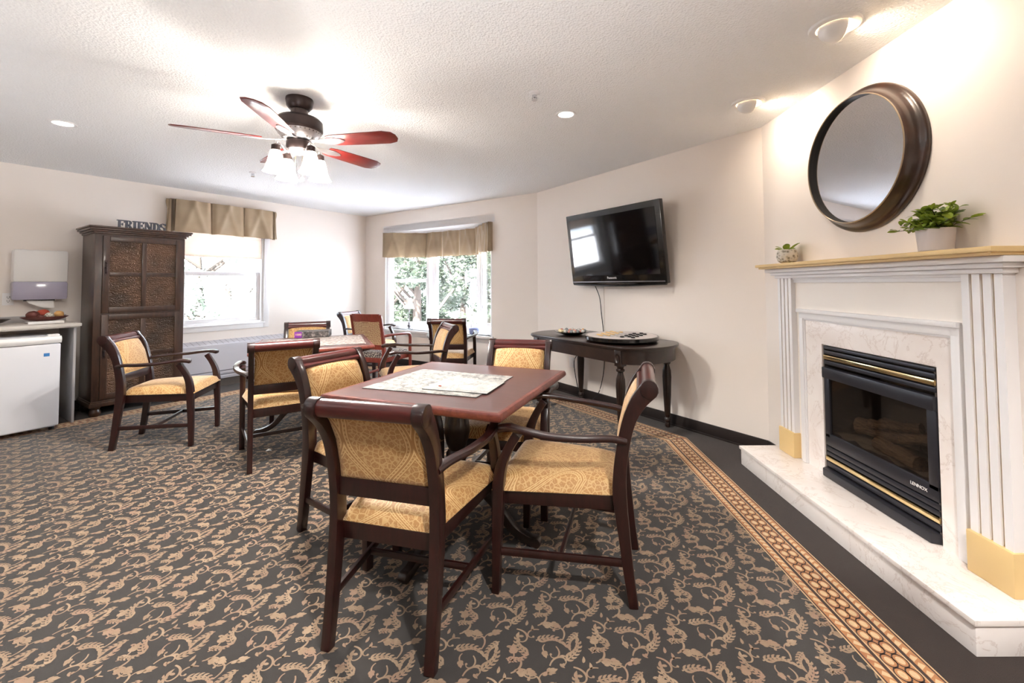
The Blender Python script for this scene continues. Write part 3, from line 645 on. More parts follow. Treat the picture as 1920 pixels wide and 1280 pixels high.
# ------------------------------------------------------------------ armchair
def bow(base): return cr(base, 5)
REAR = [(-.285, 0, .036), (-.268, .12, .040), (-.250, .28, .046), (-.236, .42, .054), (-.238, .52, .052), (-.252, .62, .050), (-.276, .72, .052), (-.312, .795, .063), (-.354, .846, .073)]
def back_y(z):
    for (a, za, _), (b, zb, _) in zip(REAR, REAR[1:]):
        if za <= z <= zb: return a+(b-a)*(z-za)/(zb-za)
    return REAR[-1][0]
def make_armchair():
    t = bpy.data.objects.new('armchair', None); COL.objects.link(t)
    cl = cr(REAR, 5)
    for sg in (-1, 1):
        g = G(); g.ribbon(cl, sg*.195-.017, sg*.195+.021 if sg > 0 else sg*.195+.017); obj('leg', g, 'chair_wood', t, .005)
        fl_ = cr([(.262, 0, .030), (.258, .2, .037), (.252, .36, .044), (.250, .44, .048), (.236, .52, .042), (.205, .59, .036), (.168, .65, .038)], 5)
        g = G(); g.ribbon(fl_, sg*.248-.019, sg*.248+.019, False); obj('leg', g, 'chair_wood', t, .004)
        pts = cr([(sg*.205, -.262, .640), (sg*.226, -.20, .652), (sg*.262, -.10, .655), (sg*.284, .02, .660), (sg*.282, .12, .672), (sg*.262, .20, .676), (sg*.252, .252, .664)], 5)
        n_ = len(pts); secs = [(.034+.012*min(1, i/n_*1.3)+(.008 if i > n_-7 else 0), .026+(.006 if i > n_-7 else 0)) for i in range(n_)]; secs[-1] = (.034, .02)
        g = G(); g.sweep([Vector(p) for p in pts], secs, None, 12, 3); obj('armrest', g, 'chair_wood', t)
    # seat frame
    g = G(); g.prism([(-.178, -.232), (.178, -.232), (.236, .262), (-.236, .262)], .352, .415); obj('seat_frame', g, 'chair_wood', t, .004)
    def top(u, v):
        a, b = 2*u-1, 2*v-1; w_ = .176+.078*v; h = ((1-abs(a)**7)*(1-abs(b)**7)); h = max(0, h)**.33
        return (a*w_*1.02, -.232+.512*v, .414+.058*h+.012*h*(1-a*a)*(1-b*b))
    g = G(); g.grid(top, 22, 22); g.grid(lambda u, v: (lambda p: (p[0], p[1], .412))(top(u, v)), 4, 4); obj('seat', g, 'damask', t, ang=60)
    # back
    def surf(off, u, v, bulge):
        z = .572+v*(.832-.572); y = back_y(z); tx = (back_y(z+.01)-back_y(z-.01))/.02; nn = Vector((1, -tx)).normalized(); e = ((1-abs(2*u-1)**8)*(1-abs(2*v-1)**8)); e = max(e, 0)**.4
        o_ = off*e+bulge*e*(1-(2*u-1)**2)*.6; return ((2*u-1)*.176, y+nn.x*o_, z+nn.y*o_)
    g = G(); g.grid(lambda u, v: surf(.024, u, v, .012), 18, 16); g.grid(lambda u, v: surf(-.014, u, v, 0), 18, 16); bk = obj('backrest', g, 'damask', t, ang=60)
    per = [(i/12, 0) for i in range(13)]+[(1, i/10) for i in range(1, 11)]+[(1-i/12, 1) for i in range(1, 13)]+[(0, 1-i/10) for i in range(1, 10)]
    pp = [Vector(surf(0, .03+.94*a, .03+.94*b, 0))+Vector((0, .012, 0)) for a, b in per]; g = G(); g.tube(pp+[pp[0]], .0045, 6); obj('piping', g, 'piping', bk)
    g = G(); y = back_y(.545); g.box(-.18, .18, y-.014, y+.016, .515, .578); obj('back_rail', g, 'chair_wood', t, .004)
    y, z = REAR[-1][0], REAR[-1][1]
    g = G(); g.sweep([Vector((-.182, y, z+.004)), Vector((.182, y, z+.004))], (.058, .062), (0, 1, 0), 16, 2.2)
    g.sweep([Vector((-.18, y+.034, z-.016)), Vector((.18, y+.034, z-.016))], (.03, .03), (0, 1, 0), 8, 3); tr_ = obj('top_rail', g, 'rail_wood', t)
    for sg in (-1, 1):
        g = G(); g.sweep([Vector((sg*.176, y, z+.004)), Vector((sg*.219, y, z+.004))], (.066, .070), (0, 1, 0), 16, 2.3); obj('rail_cap', g, 'chair_wood', tr_, .002)
    for sg in (-1, 1):
        g = G(); g.sweep([Vector((sg*.197, -.262, .165)), Vector((sg*.246, .255, .165))], (.018, .030), None, 10, 4); obj('stretcher', g, 'chair_wood', t)
    g = G(); g.sweep([Vector((-.222, .0, .165)), Vector((.222, .0, .165))], (.018, .026), None, 10, 4); obj('stretcher', g, 'chair_wood', t)
    return t
proto = make_armchair()
CH = [
 (-.425, 1.775, -14.5, 'gold damask armchair nearest the camera, its back turned, at the front table'),
 (.203, 1.997, 75, 'gold damask armchair at the right side of the front table, facing left'),
 (-.805, 2.315, -119, 'gold damask armchair at the left side of the front table, backrest front showing'),
 (-.085, 2.665, 169, 'gold damask armchair behind the front table, left of the dark console table'),
 (-2.95, 3.644, -75, 'gold damask armchair standing alone in front of the tall wooden cabinet'),
 (-1.83, 3.30, 32, 'damask armchair with its back turned and a puzzle box lying on its seat'),
 (-2.13, 4.26, -156.8, 'damask armchair behind the rear table, a purple puzzle box before it'),
 (-1.044, 4.125, 115, 'damask armchair turned sideways between the two tables, its arms pointing left'),
 (-2.215, 6.27, -107, 'pale damask armchair in the far corner beside the window wall'),
 (-.86, 5.26, 0, 'dark-framed damask armchair with its back turned in front of the bay window'),
]
for i, (x, y, a, lab) in enumerate(CH):
    if i == 0: proto.matrix_world = place(x, y, a); tag(proto, lab, 'chair', 'gold damask armchairs')
    else: dup(proto, place(x, y, a), lab)

# ------------------------------------------------------------------ cherry chair with woven back
def make_woven():
    t = thing('woven_back_chair', 'reddish armchair with a woven checked back and speckled seat by the rear table', 'chair', place(-1.745, 5.40, -20))
    R2 = [(-.27, 0, .034), (-.25, .2, .038), (-.235, .44, .042), (-.25, .62, .036), (-.285, .80, .030), (-.315, .915, .026)]
    cl = cr(R2, 5)
    def by(z):
        for (a, za, _), (b, zb, _) in zip(R2, R2[1:]):
            if za <= z <= zb: return a+(b-a)*(z-za)/(zb-za)
        return R2[-1][0]
    for sg in (-1, 1):
        g = G(); g.ribbon(cl, sg*.205-.017, sg*.205+.017, False); obj('leg', g, 'red_wood', t, .004)
        pts = cr([(sg*.235, .25, 0), (sg*.238, .245, .25), (sg*.24, .235, .45), (sg*.245, .23, .60), (sg*.246, .19, .652), (sg*.244, .08, .662), (sg*.225, -.12, .668), (sg*.205, -.25, .662)], 5)
        g = G(); n_ = len(pts); g.sweep([Vector(p) for p in pts], [(.036, .032)]*n_, (1, 0, 0), 10, 4); obj('leg', g, 'red_wood', t)
    g = G(); g.prism([(-.19, -.23), (.19, -.23), (.222, .24), (-.222, .24)], .345, .405); obj('seat_frame', g, 'red_wood', t, .004)
    def top(u, v):
        a, b = 2*u-1, 2*v-1; w_ = .195+.03*v; h = max(0, (1-abs(a)**7)*(1-abs(b)**7))**.33; return (a*w_, -.23+.49*v, .404+.058*h)
    g = G(); g.grid(top, 16, 16); g.grid(lambda u, v: (top(u, v)[0], top(u, v)[1], .402), 3, 3); obj('seat', g, 'speck', t, ang=60)
    def bpan(u, v, off, z0, z1):
        z = z0+(z1-z0)*v; x = (2*u-1)*.19; return (x, by(z)+off-.022*(1-(2*u-1)**2), z)
    def slab(z0, z1, th, nm, mt):
        g = G(); g.grid(lambda u, v: bpan(u, v, th, z0, z1), 12, 6); g.grid(lambda u, v: bpan(u, v, -th, z0, z1), 12, 6)
        for v in (0, 1): g.grid(lambda u, w_: bpan(u, v, th*(2*w_-1), z0, z1), 12, 1)
        obj(nm, g, mt, t, ang=50)
    slab(.835, .925, .011, 'top_rail', 'red_wood'); slab(.56, .838, .010, 'backrest', 'weave'); slab(.505, .562, .011, 'back_rail', 'red_wood')
    for z, y0, y1 in ((.16, -.25, .25),):
        for sg in (-1, 1):
            g = G(); g.sweep([Vector((sg*.207, y0, z)), Vector((sg*.236, y1, z))], (.018, .028), None, 10, 4); obj('stretcher', g, 'red_wood', t)
make_woven()

# ------------------------------------------------------------------ game tables
def make_table():
    t = bpy.data.objects.new('game_table', None); COL.objects.link(t); h = .46
    g = G(); g.box(-h+.022, h-.022, -h+.022, h-.022, .722, .757); obj('tabletop', g, 'table_top', t)
    g = G(); sec = cr([(-.024, .757, 0), (-.006, .756, 0), (.0, .742, 0), (-.004, .726, 0), (-.03, .718, 0)], 3); vs = []; fs = []
    cor = [(1, 1), (-1, 1), (-1, -1), (1, -1)]; m = len(sec)
    for cx_, cy_ in cor:
        for (o_, z_, _) in sec: vs.append((cx_*(h+o_), cy_*(h+o_), z_))
    for k in range(4):
        for q in range(m-1): fs.append((k*m+q, ((k+1) % 4)*m+q, ((k+1) % 4)*m+q+1, k*m+q+1))
    g.add(vs, fs); g.box(-h+.03, h-.03, -h+.03, h-.03, .715, .721); obj('edge_moulding', g, 'table_edge', t)
    g = G(); g.box(-.26, .26, -.26, .26, .685, .716); obj('support_plate', g, 'dark_wood', t, .004)
    g = G(); g.lathe([(.09, .69), (.085, .66), (.05, .64), (.045, .60), (.062, .56), (.068, .50), (.055, .44), (.042, .41), (.056, .39), (.056, .37), (.045, .35), (.06, .31), (.072, .26), (.072, .16), (.05, .13), (.02, .12)], 32); obj('pedestal', g, 'dark_wood', t)
    for k in range(4):
        T = Matrix.Rotation(PI/2*k, 4, 'Z'); cl = cr([(.05, .24, .07), (.13, .235, .055), (.22, .17, .045), (.31, .07, .04), (.39, .032, .04), (.44, .024, .045)], 5)
        g = G(); g.ribbon(cl, -.02, .02); l_ = obj('leg', g, 'dark_wood', t, .004); l_.matrix_basis = T
        g = G(); g.lathe([(.018, 0), (.02, .004), (.012, .008)], 12, (0, .425, 0)); f_ = obj('foot_pad', g, 'brushed', l_)
    return t
tb = make_table(); tb.matrix_world = place(-.348, 2.289, -21.5); tag(tb, 'square mahogany pedestal table in front with two pale puzzle sheets on it', 'table', 'square pedestal tables')
dup(tb, place(-1.87, 3.905, 25.6), 'square mahogany pedestal table further back, covered by a floral puzzle')
def sheet(name, pts, z0, z1, mt, label, cat, group=None):
    g = G(); c_ = Vector((sum(p[0] for p in pts)/len(pts), sum(p[1] for p in pts)/len(pts))); g.prism([(p[0]-c_.x, p[1]-c_.y) for p in pts], 0, z1-z0)
    g.m = [0, 1]+[0]*len(pts); o = obj(name, g, ['card', mt]); o.location = (c_.x, c_.y, z0); return tag(o, label, cat, group)
sheet('puzzle_sheet', [(-.789, 2.138), (-.21, 1.946), (-.056, 2.381), (-.60, 2.60)], .7575, .7605, 'puzzle', 'large finished puzzle sheet on the front table, lying beneath the smaller one', 'puzzle', 'puzzle sheets on the front table')
sheet('puzzle_sheet', [(-.488, 2.099), (-.167, 1.994), (-.093, 2.235), (-.39, 2.37)], .761, .764, 'puzzle2', 'smaller pale puzzle sheet resting on top of the larger puzzle', 'puzzle', 'puzzle sheets on the front table')
T2 = place(-1.87, 3.905, 25.6)
pts = [T2 @ Vector(p) for p in ((-.40, -.30, 0), (.40, -.34, 0), (.42, .34, 0), (-.38, .30, 0))]
sheet('puzzle_sheet', [(p.x, p.y) for p in pts], .7575, .7605, 'puzzle3', 'busy floral puzzle spread over the rear table', 'puzzle')
g = G(); g.prism([(0, 0), (.012, -.002), (.014, .006), (.009, .011), (.002, .009)], 0, .003); o = obj('puzzle_piece', g, 'ball_red', None, .0006); o.location = (-.416, 2.14, .7645); tag(o, 'tiny red puzzle piece lying on the pale puzzle sheet', 'puzzle piece')
# puzzle box standing on the rear table
bx = thing('puzzle_box', 'dark floral puzzle box with a purple count label on the rear table', 'box', place(-2.07, 4.30, 16.5, .761))
g = G(); g.box(-.15, .15, -.10, .10, 0, .058); obj('carton', g, 'puzzle_dark', bx, .002)
g = G(); g.box(-.152, -.088, -.1012, -.1002, .0, .057); lb = obj('count_label', g, 'purple', bx)
text('lettering', '1000', .028, Matrix.Translation((-.120, -.1016, .030)) @ FACE_Y, 'gold_paint', lb, .0006)
# puzzle box lying on the chair seat
P = place(-1.83, 3.30, 32) @ Matrix.Translation((.045, -.02, .487))
bx = thing('puzzle_box', 'pale puzzle box lettered along its side, lying on the seat of a turned chair', 'box', P @ Matrix.Rotation(math.radians(-12), 4, 'Z'))
g = G(); g.box(-.15, .15, -.11, .11, 0, .05); obj('carton', g, 'kraft', bx, .003)
g = G(); g.box(-.142, .142, -.1112, -.1102, .005, .045); lb = obj('side_label', g, 'paper', bx)
text('lettering', 'COBBLE HILL PUZZLE', .027, Matrix.Translation((0, -.1115, .025)) @ FACE_Y, 'black_matte', lb, .0005)

# ------------------------------------------------------------------ fireplace wall
TF = frame(FT, UF, NF, 0, 0)
def fbox(g, s0, s1, d0, d1, z0, z1): return g.box(s0, s1, -d1, -d0, z0, z1)
HZ = .125
hr = thing('hearth', 'raised pale marble hearth slab along the fireplace wall', 'hearth', TF)
g = G(); fbox(g, .165, 1.735, 0, .292, 0, HZ-.02); obj('riser', g, 'marble', hr, .002)
g = G(); fbox(g, .158, 1.743, 0, .302, HZ-.0198, HZ); obj('slab', g, 'marble', hr, .002)
mp = thing('fireplace_mantel', 'white fluted fireplace mantel with tan gold shelf and plinths', 'mantel', TF)
for s0, s1 in ((.235, .382), (1.490, 1.642)):
    g = G(); n_ = 3; w_ = s1-s0; x = s0; fw_ = .011; lw = (w_-n_*fw_)/(n_+1)
    fbox(g, s0, s1, -.0, .034, HZ, 1.292)
    for k in range(n_+1): fbox(g, s0+k*(lw+fw_), s0+k*(lw+fw_)+lw, .034, .047, HZ, 1.292)
    pl = obj('pilaster', g, 'white_paint', mp)
    g = G()
    for k in range(n_): fbox(g, s0+k*(lw+fw_)+lw, s0+(k+1)*(lw+fw_), .034, .0365, HZ, 1.290)
    obj('flute', g, 'gold_paint', pl)
    g = G(); g.prism([(s0-.008, 0), (s0-.008, -.060), (s1+.008, -.060), (s1+.008, 0)], HZ, .285); obj('plinth', g, 'gold_paint', mp, .005)
g = G(); fbox(g, .38, 1.492, .0, .018, 1.085, 1.30); obj('frieze_panel', g, 'cream', mp)
g = G(); fbox(g, .38, 1.492, .018, .030, 1.262, 1.292); fbox(g, .38, 1.492, .018, .036, 1.28, 1.30); obj('frieze_moulding', g, 'white_paint', mp, .003)
g = G(); fbox(g, .425, 1.455, 0, .030, 1.035, 1.085); fbox(g, .42, 1.46, 0, .045, 1.072, 1.095); fbox(g, .43, 1.45, 0, .022, 1.025, 1.04)
for s0, s1 in ((.425, .462), (1.418, 1.455)): fbox(g, s0, s1, 0, .030, HZ, 1.04)
for s0, s1 in ((.458, .470), (1.41, 1.422)): fbox(g, s0, s1, 0, .022, HZ, 1.03)
obj('inner_moulding', g, 'white_paint', mp, .004)
g = G()
for s0, s1 in ((.382, .425), (1.455, 1.490)): fbox(g, s0, s1, 0, .012, HZ, 1.09)
obj('side_filler', g, 'cream', mp)
g = G()
for i, (z0, z1, d_) in enumerate(((1.292, 1.312, .062), (1.312, 1.332, .080), (1.332, 1.356, .105))): fbox(g, .235-d_+.047, 1.642+d_-.047, 0, d_, z0, z1)
obj('crown', g, 'white_paint', mp, .006)
g = G(); fbox(g, .18, 1.700, 0, .150, 1.356, 1.370); fbox(g, .165, 1.715, 0, .165, 1.368, 1.388); obj('shelf', g, 'gold_paint', mp, .006)
# marble surround and gas fire
ms = thing('marble_surround', 'pale marble facing around the gas fire', 'fireplace surround', TF)
g = G(); fbox(g, .462, .612, 0, .014, HZ, 1.035); fbox(g, 1.337, 1.418, 0, .014, HZ, 1.035); fbox(g, .612, 1.337, 0, .014, .893, 1.035); obj('facing', g, 'marble', ms)
fi = thing('gas_fireplace', 'black gas fire insert with brass strips, glass front and logs', 'fireplace', TF)
S0, S1 = .616, 1.333
g = G(); fbox(g, S0+.004, S1-.004, -.33, -.32, HZ+.004, .885); fbox(g, S0+.004, S0+.012, -.32, .010, HZ+.004, .885); fbox(g, S1-.012, S1-.004, -.32, .010, HZ+.004, .885); fbox(g, S0+.004, S1-.004, -.32, .004, HZ+.004, HZ+.01); fbox(g, S0+.004, S1-.004, -.32, .004, .878, .885); fbox(g, S0+.012, S1-.012, -.32, -.012, .33, .345); obj('firebox', g, 'fire_dark', fi)
def louver(z0, z1, mt, nm='louver', d0=.0, d1=.014):
    g = G(); fbox(g, S0+.012, S1-.004, d0, d1, z0, z1); obj(nm, g, mt, fi, .003)
louver(.868, .884, 'fire_blue'); louver(.838, .860, 'fire_blue'); louver(.808, .832, 'brass', 'brass_strip', 0, .018); louver(.778, .800, 'fire_blue')
g = G(); g.prism([(S0+.010, .01), (S0+.010, -.030), (S1-.002, -.030), (S1-.002, .01)], .697, .762); obj('hood', g, 'fire_blue', fi, .008)
g = G(); fbox(g, S0+.012, S0+.05, 0, .016, .35, .697); fbox(g, S1-.05, S1-.004, 0, .016, .35, .697); fbox(g, S0+.012, S1-.004, 0, .016, .305, .372); fb = obj('door_frame', g, 'fire_blue', fi, .003)
g = G(); fbox(g, S0+.045, S1-.045, .002, .006, .365, .70); obj('glass_front', g, 'smoke', fi)
text('lettering', 'LENNOX', .021, Matrix.Translation((S1-.10, -.0165, .334)) @ FACE_Y, 'white_plastic', fb, .001)
louver(.272, .297, 'fire_blue'); louver(.245, .266, 'fire_blue'); louver(.216, .240, 'brass', 'brass_strip', 0, .018); louver(.180, .208, 'fire_blue')
g = G(); g.prism([(S0+.0, 0), (S0+.02, -.045), (S1-.02, -.045), (S1, 0)], HZ+.001, .172); obj('base_pan', g, 'fire_blue', fi, .006)
g = G(); g.grid(lambda u, v: (S0+.02+(S1-S0-.04)*u, .02+.28*v, .375+.012*math.sin(u*31)*math.sin(v*9+u*7)), 30, 10); obj('ash_bed', g, 'ember', fi)
for i, (a, b, r) in enumerate((((S0+.10, .12, .44), (S0+.42, .20, .455), .045), ((S0+.30, .07, .41), (S0+.56, .05, .40), .038), ((S0+.14, .23, .44), (S0+.62, .22, .45), .05), ((S0+.22, .09, .49), (S0+.44, .17, .53), .024), ((S0+.40, .10, .47), (S0+.60, .20, .52), .026))):
    g = G(); A = Vector(a); B = Vector(b); g.sweep([A.lerp(B, q/6)+Vector((0, 0, .004*math.sin(q*2+i))) for q in range(7)], [(2*r*(1+.12*math.sin(q*3+i)), 2*r*(1+.1*math.cos(q*2))) for q in range(7)], None, 10, 2); lg = obj('log', g, 'log', fi, ang=25)
    g = G(); D = (B-A).normalized(); g.sweep([A-D*.002, A-D*.001], (1.8*r, 1.8*r), None, 10, 2); obj('log_end', g, 'log_end', lg)
# round mirror
TM = frame(FT, UF, NF, .963, 0, 1.908) @ Matrix.Rotation(PI/2, 4, 'X')     # local +z into the room
mr = thing('round_mirror', 'large round mirror in a deep dark bronze frame above the mantel', 'mirror', TM)
g = G(); g.lathe([(.378, .0), (.380, .008), (.377, .018), (.368, .024), (.360, .026), (.352, .034), (.346, .048), (.342, .064), (.338, .072), (.333, .078)], 72, cap=False); obj('frame', g, 'mirror_frame', mr, ang=60)
g = G(); g.lathe([(.3335, .077), (.331, .082), (.328, .082), (.3265, .077)], 72, cap=False); obj('inner_bead', g, 'champagne', mr, ang=60)
g = G(); g.lathe([(.3268, .079), (.3262, .054), (.322, .052)], 72, cap=False); obj('inner_wall', g, 'black_matte', mr, ang=60)
g = G(); g.lathe([(.001, .054), (.326, .054)], 72, cap=False); obj('mirror_glass', g, 'mirror', mr)
# plants on the mantel
def leafgeo(g, P, D, L, W, droop=.3, tw=0):
    D = D.normalized(); S = D.cross(Vector((0, 0, 1)));
    if S.length < .1: S = Vector((1, 0, 0))
    S.normalize(); S = (Matrix.Rotation(tw, 3, D) @ S); U = S.cross(D)
    vs = []; n = 5
    for i in range(n+1):
        t = i/n; c = P+D*L*t-Vector((0, 0, 1))*droop*L*t*t; w_ = W*math.sin(PI*min(1, t*.92+.04))**.8/2
        vs += [c+S*w_+U*.15*w_, c, c-S*w_+U*.15*w_]
    fs = []
    for i in range(n): b = 3*i; fs += [(b, b+1, b+4, b+3), (b+1, b+2, b+5, b+4)]
    g.add(vs, fs)
T = frame(FT, UF, NF, 0, 0) @ Matrix.Translation((1.43, -.085, 1.388)) @ Matrix.Scale(1.12, 4)
bp = thing('potted_plant', 'bushy green plant in a pale stone pot at the right end of the mantel', 'plant', T)
g = G(); g.lathe([(.046, 0), (.05, .004), (.056, .075), (.056, .085), (.050, .085), (.048, .07), (.001, .07)], 32); obj('pot', g, 'stone_pot', bp)
g = G(); rs = random.Random(3); gs = G()
for i in range(58):
    a = rs.uniform(0, 2*PI); el = rs.uniform(.35, 1.35); D = Vector((math.cos(a)*math.cos(el), math.sin(a)*math.cos(el)*.75, math.sin(el))); P0 = Vector((rs.uniform(-.03, .03), rs.uniform(-.02, .02), .075)); L = rs.uniform(.06, .105)*(1.1-.2*math.sin(el)); pts = [P0+D*L*q/4-Vector((0, 0, .035))*(q/4)**2*(1-math.sin(el)) for q in range(5)]
    gs.tube(pts, .0013, 4)
    for q in (1, 2, 3, 4):
        for k in range(3 if q == 4 else 2): a2 = rs.uniform(0, 2*PI); leafgeo(g, pts[q], D*.6+Vector((math.cos(a2), math.sin(a2), rs.uniform(-.2, .7)))*.8, rs.uniform(.028, .044), rs.uniform(.015, .021), rs.uniform(.1, .5), rs.uniform(-.6, .6))
obj('foliage', g, 'leaf', bp, ang=70); obj('stems', gs, 'bark', bp)
T = frame(FT, UF, NF, 0, 0) @ Matrix.Translation((.405, -.08, 1.388)) @ Matrix.Scale(1.3, 4)
sp = thing('succulent', 'small broad-leaved succulent in a round pitted pot at the left of the mantel', 'plant', T)
g = G(); g.lathe([(.022, 0), (.040, .010), (.049, .032), (.047, .055), (.038, .070), (.033, .070), (.03, .06), (.001, .06)], 32); obj('pot', g, 'clay', sp)
g = G(); rs = random.Random(5)
for a, el, L in ((2.9, .2, .085), (.4, .75, .08), (1.2, .9, .075), (-.6, .8, .07), (2.0, .6, .06), (3.6, .5, .06), (4.6, .7, .06)): leafgeo(g, Vector((.01*math.cos(a), .01*math.sin(a), .062)), Vector((math.cos(a)*math.cos(el), math.sin(a)*math.cos(el), math.sin(el))), L, .034, .25, rs.uniform(-.4, .4))
obj('leaves', g, 'leaf', sp, ang=70)

# ------------------------------------------------------------------ television wall
TT = frame(TB, UT, NT, 0, 0)
import mathutils
cA = Vector((.80, -.205, 2.005)); cB = Vector((2.035, -.205, 2.005)); cC = Vector((.80, -.105, 1.236))
ctr = (cB+cC)/2; zax = (cA-cC); hgt = zax.length; zax.normalize(); wid = (cB-cA).length
yax = zax.cross(Vector((1, 0, 0))).normalized(); R_ = Matrix(((1, yax.x, zax.x, ctr.x), (0, yax.y, zax.y, ctr.y), (0, yax.z, zax.z, ctr.z), (0, 0, 0, 1)))
tv = thing('television', 'black flat television tilted down on the wall above the console table', 'television', TT @ R_)
hw, hh = wid/2, hgt/2
g = G(); g.box(-hw, hw, -.006, .04, -hh+.028, hh); g.box(-hw+.06, hw-.06, .04, .085, -hh+.08, hh-.06); obj('casing', g, 'black_plastic', tv, .006)
g = G(); g.box(-hw+.052, hw-.060, -.009, -.004, -hh+.115, hh-.058); obj('screen', g, 'screen', tv)
g = G(); g.box(-hw+.005, hw-.02, -.010, .0, -hh+.044, -hh+.054); obj('silver_strip', g, 'pewter', tv)
g = G(); g.sweep([Vector((-hw+.01+q*(2*hw-.03)/10, .008, -hh+.026-.016*math.sin(PI*q/10))) for q in range(11)], (.03, .026), (0, 1, 0), 8, 3); obj('speaker_lip', g, 'black_plastic', tv)
text('lettering', 'Panasonic', .032, Matrix.Translation((-.03, -.0062, -hh+.088)) @ FACE_Y, 'white_plastic', tv, .0008)
g = G(); g.box(-.18, .18, .06, .15, -.12, .12); obj('wall_bracket', g, 'black_matte', tv)
g = G(); g.box(1.150, 1.162, -.010, 0, .36, 1.30); o = obj('cable_cover', g, 'cream', None, .002); o.matrix_world = TT; tag(o, 'thin cream cable cover running down the wall under the television', 'cable cover')
def cord(name, pts, r, mt, label, cat, T=TT):
    g = G(); g.tube(cr(pts, 8), r, 8); o = obj(name, g, mt); o.matrix_world = T; return tag(o, label, cat)
cord('power_cord', [(1.118, -.10, 1.26), (1.122, -.03, 1.12), (1.128, -.012, .95), (1.150, -.012, .80), (1.158, -.012, .68), (1.165, -.012, .5), (1.15, -.02, .3), (1.10, -.05, .10), (1.0, -.09, .02), (.92, -.10, .012), (.84, -.06, .03), (.74, -.03, .20), (.70, -.02, .38), (.76, -.012, .47), (.82, -.02, .42)], .0042, 'black_matte', 'black power cord hanging from the television and looping under the console table', 'cord')
def plate(name, T, label, holes=False, w_=.072, h_=.115):
    t = thing(name, label, 'outlet' if holes else 'wall plate', T)
    g = G(); g.box(-w_/2, w_/2, -.006, 0, -h_/2, h_/2); obj('cover_plate', g, 'white_plastic', t, .002)
    g = G(); g.box(-.017, .017, -.009, -.005, -.034, .034); ins = obj('insert', g, 'white_plastic', t, .001)
    if holes:
        g = G()
        for z in (-.018, .018):
            for x in (-.007, .007): g.box(x-.0015, x+.0015, -.0096, -.0088, z-.002, z+.007)
            g.box(-.003, .003, -.0096, -.0088, z-.012, z-.007)
        obj('slots', g, 'black_matte', ins)
plate('wall_plate', TT @ Matrix.Translation((.637, 0, .365)), 'white wall plate left of the console table legs')
plate('wall_plate', TT @ Matrix.Translation((1.37, 0, .355)), 'white wall plate behind the front leg of the console table')
plate('wall_outlet', T1 @ Matrix.Translation((.045, 0, 1.15)), 'white wall outlet beside the paper towel dispenser', True)

# console table
D0, D1 = .035, .735; SA, SB = .90, 1.99
TC = TT @ Matrix.Translation((0, 0, 0))
def dshape(off=0):
    pts = []
    dc = (D0+D1)/2; hd = (D1-D0)/2+off; bl = .235+off
    for k in range(17):
        a = -PI/2+PI*k/16; pts.append((SB+bl*math.cos(a), -(dc-hd*math.sin(a)) if False else -(dc)+(-hd)*math.sin(-a)*-1))
    pts2 = []
    for k in range(17):
        a = PI/2+PI*k/16; pts2.append((SA+bl*math.cos(a), -dc+hd*math.sin(a)))
    pts = [(SB+bl*math.cos(-PI/2+PI*k/16), -dc+hd*math.sin(-PI/2+PI*k/16)) for k in range(17)]
    return pts+pts2
ct = thing('console_table', 'dark wooden console table with rounded ends and turned legs under the television', 'table', TC)
g = G(); g.prism(dshape(0), .738, .757); g.prism(dshape(-.012), .728, .7385); obj('tabletop', g, 'dark_wood', ct, .004)
g = G(); ins = dshape(-.05); out_ = dshape(-.03)
n_ = len(out_); vs = [(x, y, .62) for x, y in out_]+[(x, y, .729) for x, y in out_]+[(x, y, .62) for x, y in ins]+[(x, y, .729) for x, y in ins]
g.add(vs, [(i, (i+1) % n_, n_+(i+1) % n_, n_+i) for i in range(n_)]+[(2*n_+i, 3*n_+i, 3*n_+(i+1) % n_, 2*n_+(i+1) % n_) for i in range(n_)]+[(i, 2*n_+i, 2*n_+(i+1) % n_, (i+1) % n_) for i in range(n_)])
obj('apron', g, 'dark_wood', ct)
for x, y in ((SA+.0, -D1+.055), (SB, -D1+.055), (SA-.02, -D0-.05), (SB+.0, -D0-.05)):
    g = G(); g.box(x-.034, x+.034, y-.034, y+.034, .60, .728); l_ = obj('leg', g, 'dark_wood', ct, .004)
    g = G(); g.lathe([(.012, 0), (.020, .006), (.024, .025), (.018, .045), (.026, .055), (.026, .075), (.018, .088), (.022, .10), (.030, .28), (.036, .44), (.034, .50), (.024, .535), (.022, .55), (.034, .56), (.034, .572), (.024, .582), (.032, .60)], 24, (x, y, 0)); sh = obj('turned_shaft', g, 'dark_wood', l_)
    g = G()
    for k in range(14):
        a = 2*PI*k/14; g.tube([(x+.0215*math.cos(a), y+.0215*math.sin(a), .11), (x+.0295*math.cos(a), y+.0295*math.sin(a), .28), (x+.0355*math.cos(a), y+.0355*math.sin(a), .44), (x+.032*math.cos(a), y+.032*math.sin(a), .50)], .0034, 5)
    obj('reeding', g, 'dark_wood', sh)
    g = G(); g.lathe([(.012, 0), (.020, .003), (.022, .006)], 24, T=Matrix.Translation((x, y-.034, .664)) @ Matrix.Rotation(PI/2, 4, 'X') @ Matrix.Scale(1.7, 4, (0, 1, 0)), cap=False); obj('carved_oval', g, 'dark_wood', l_)
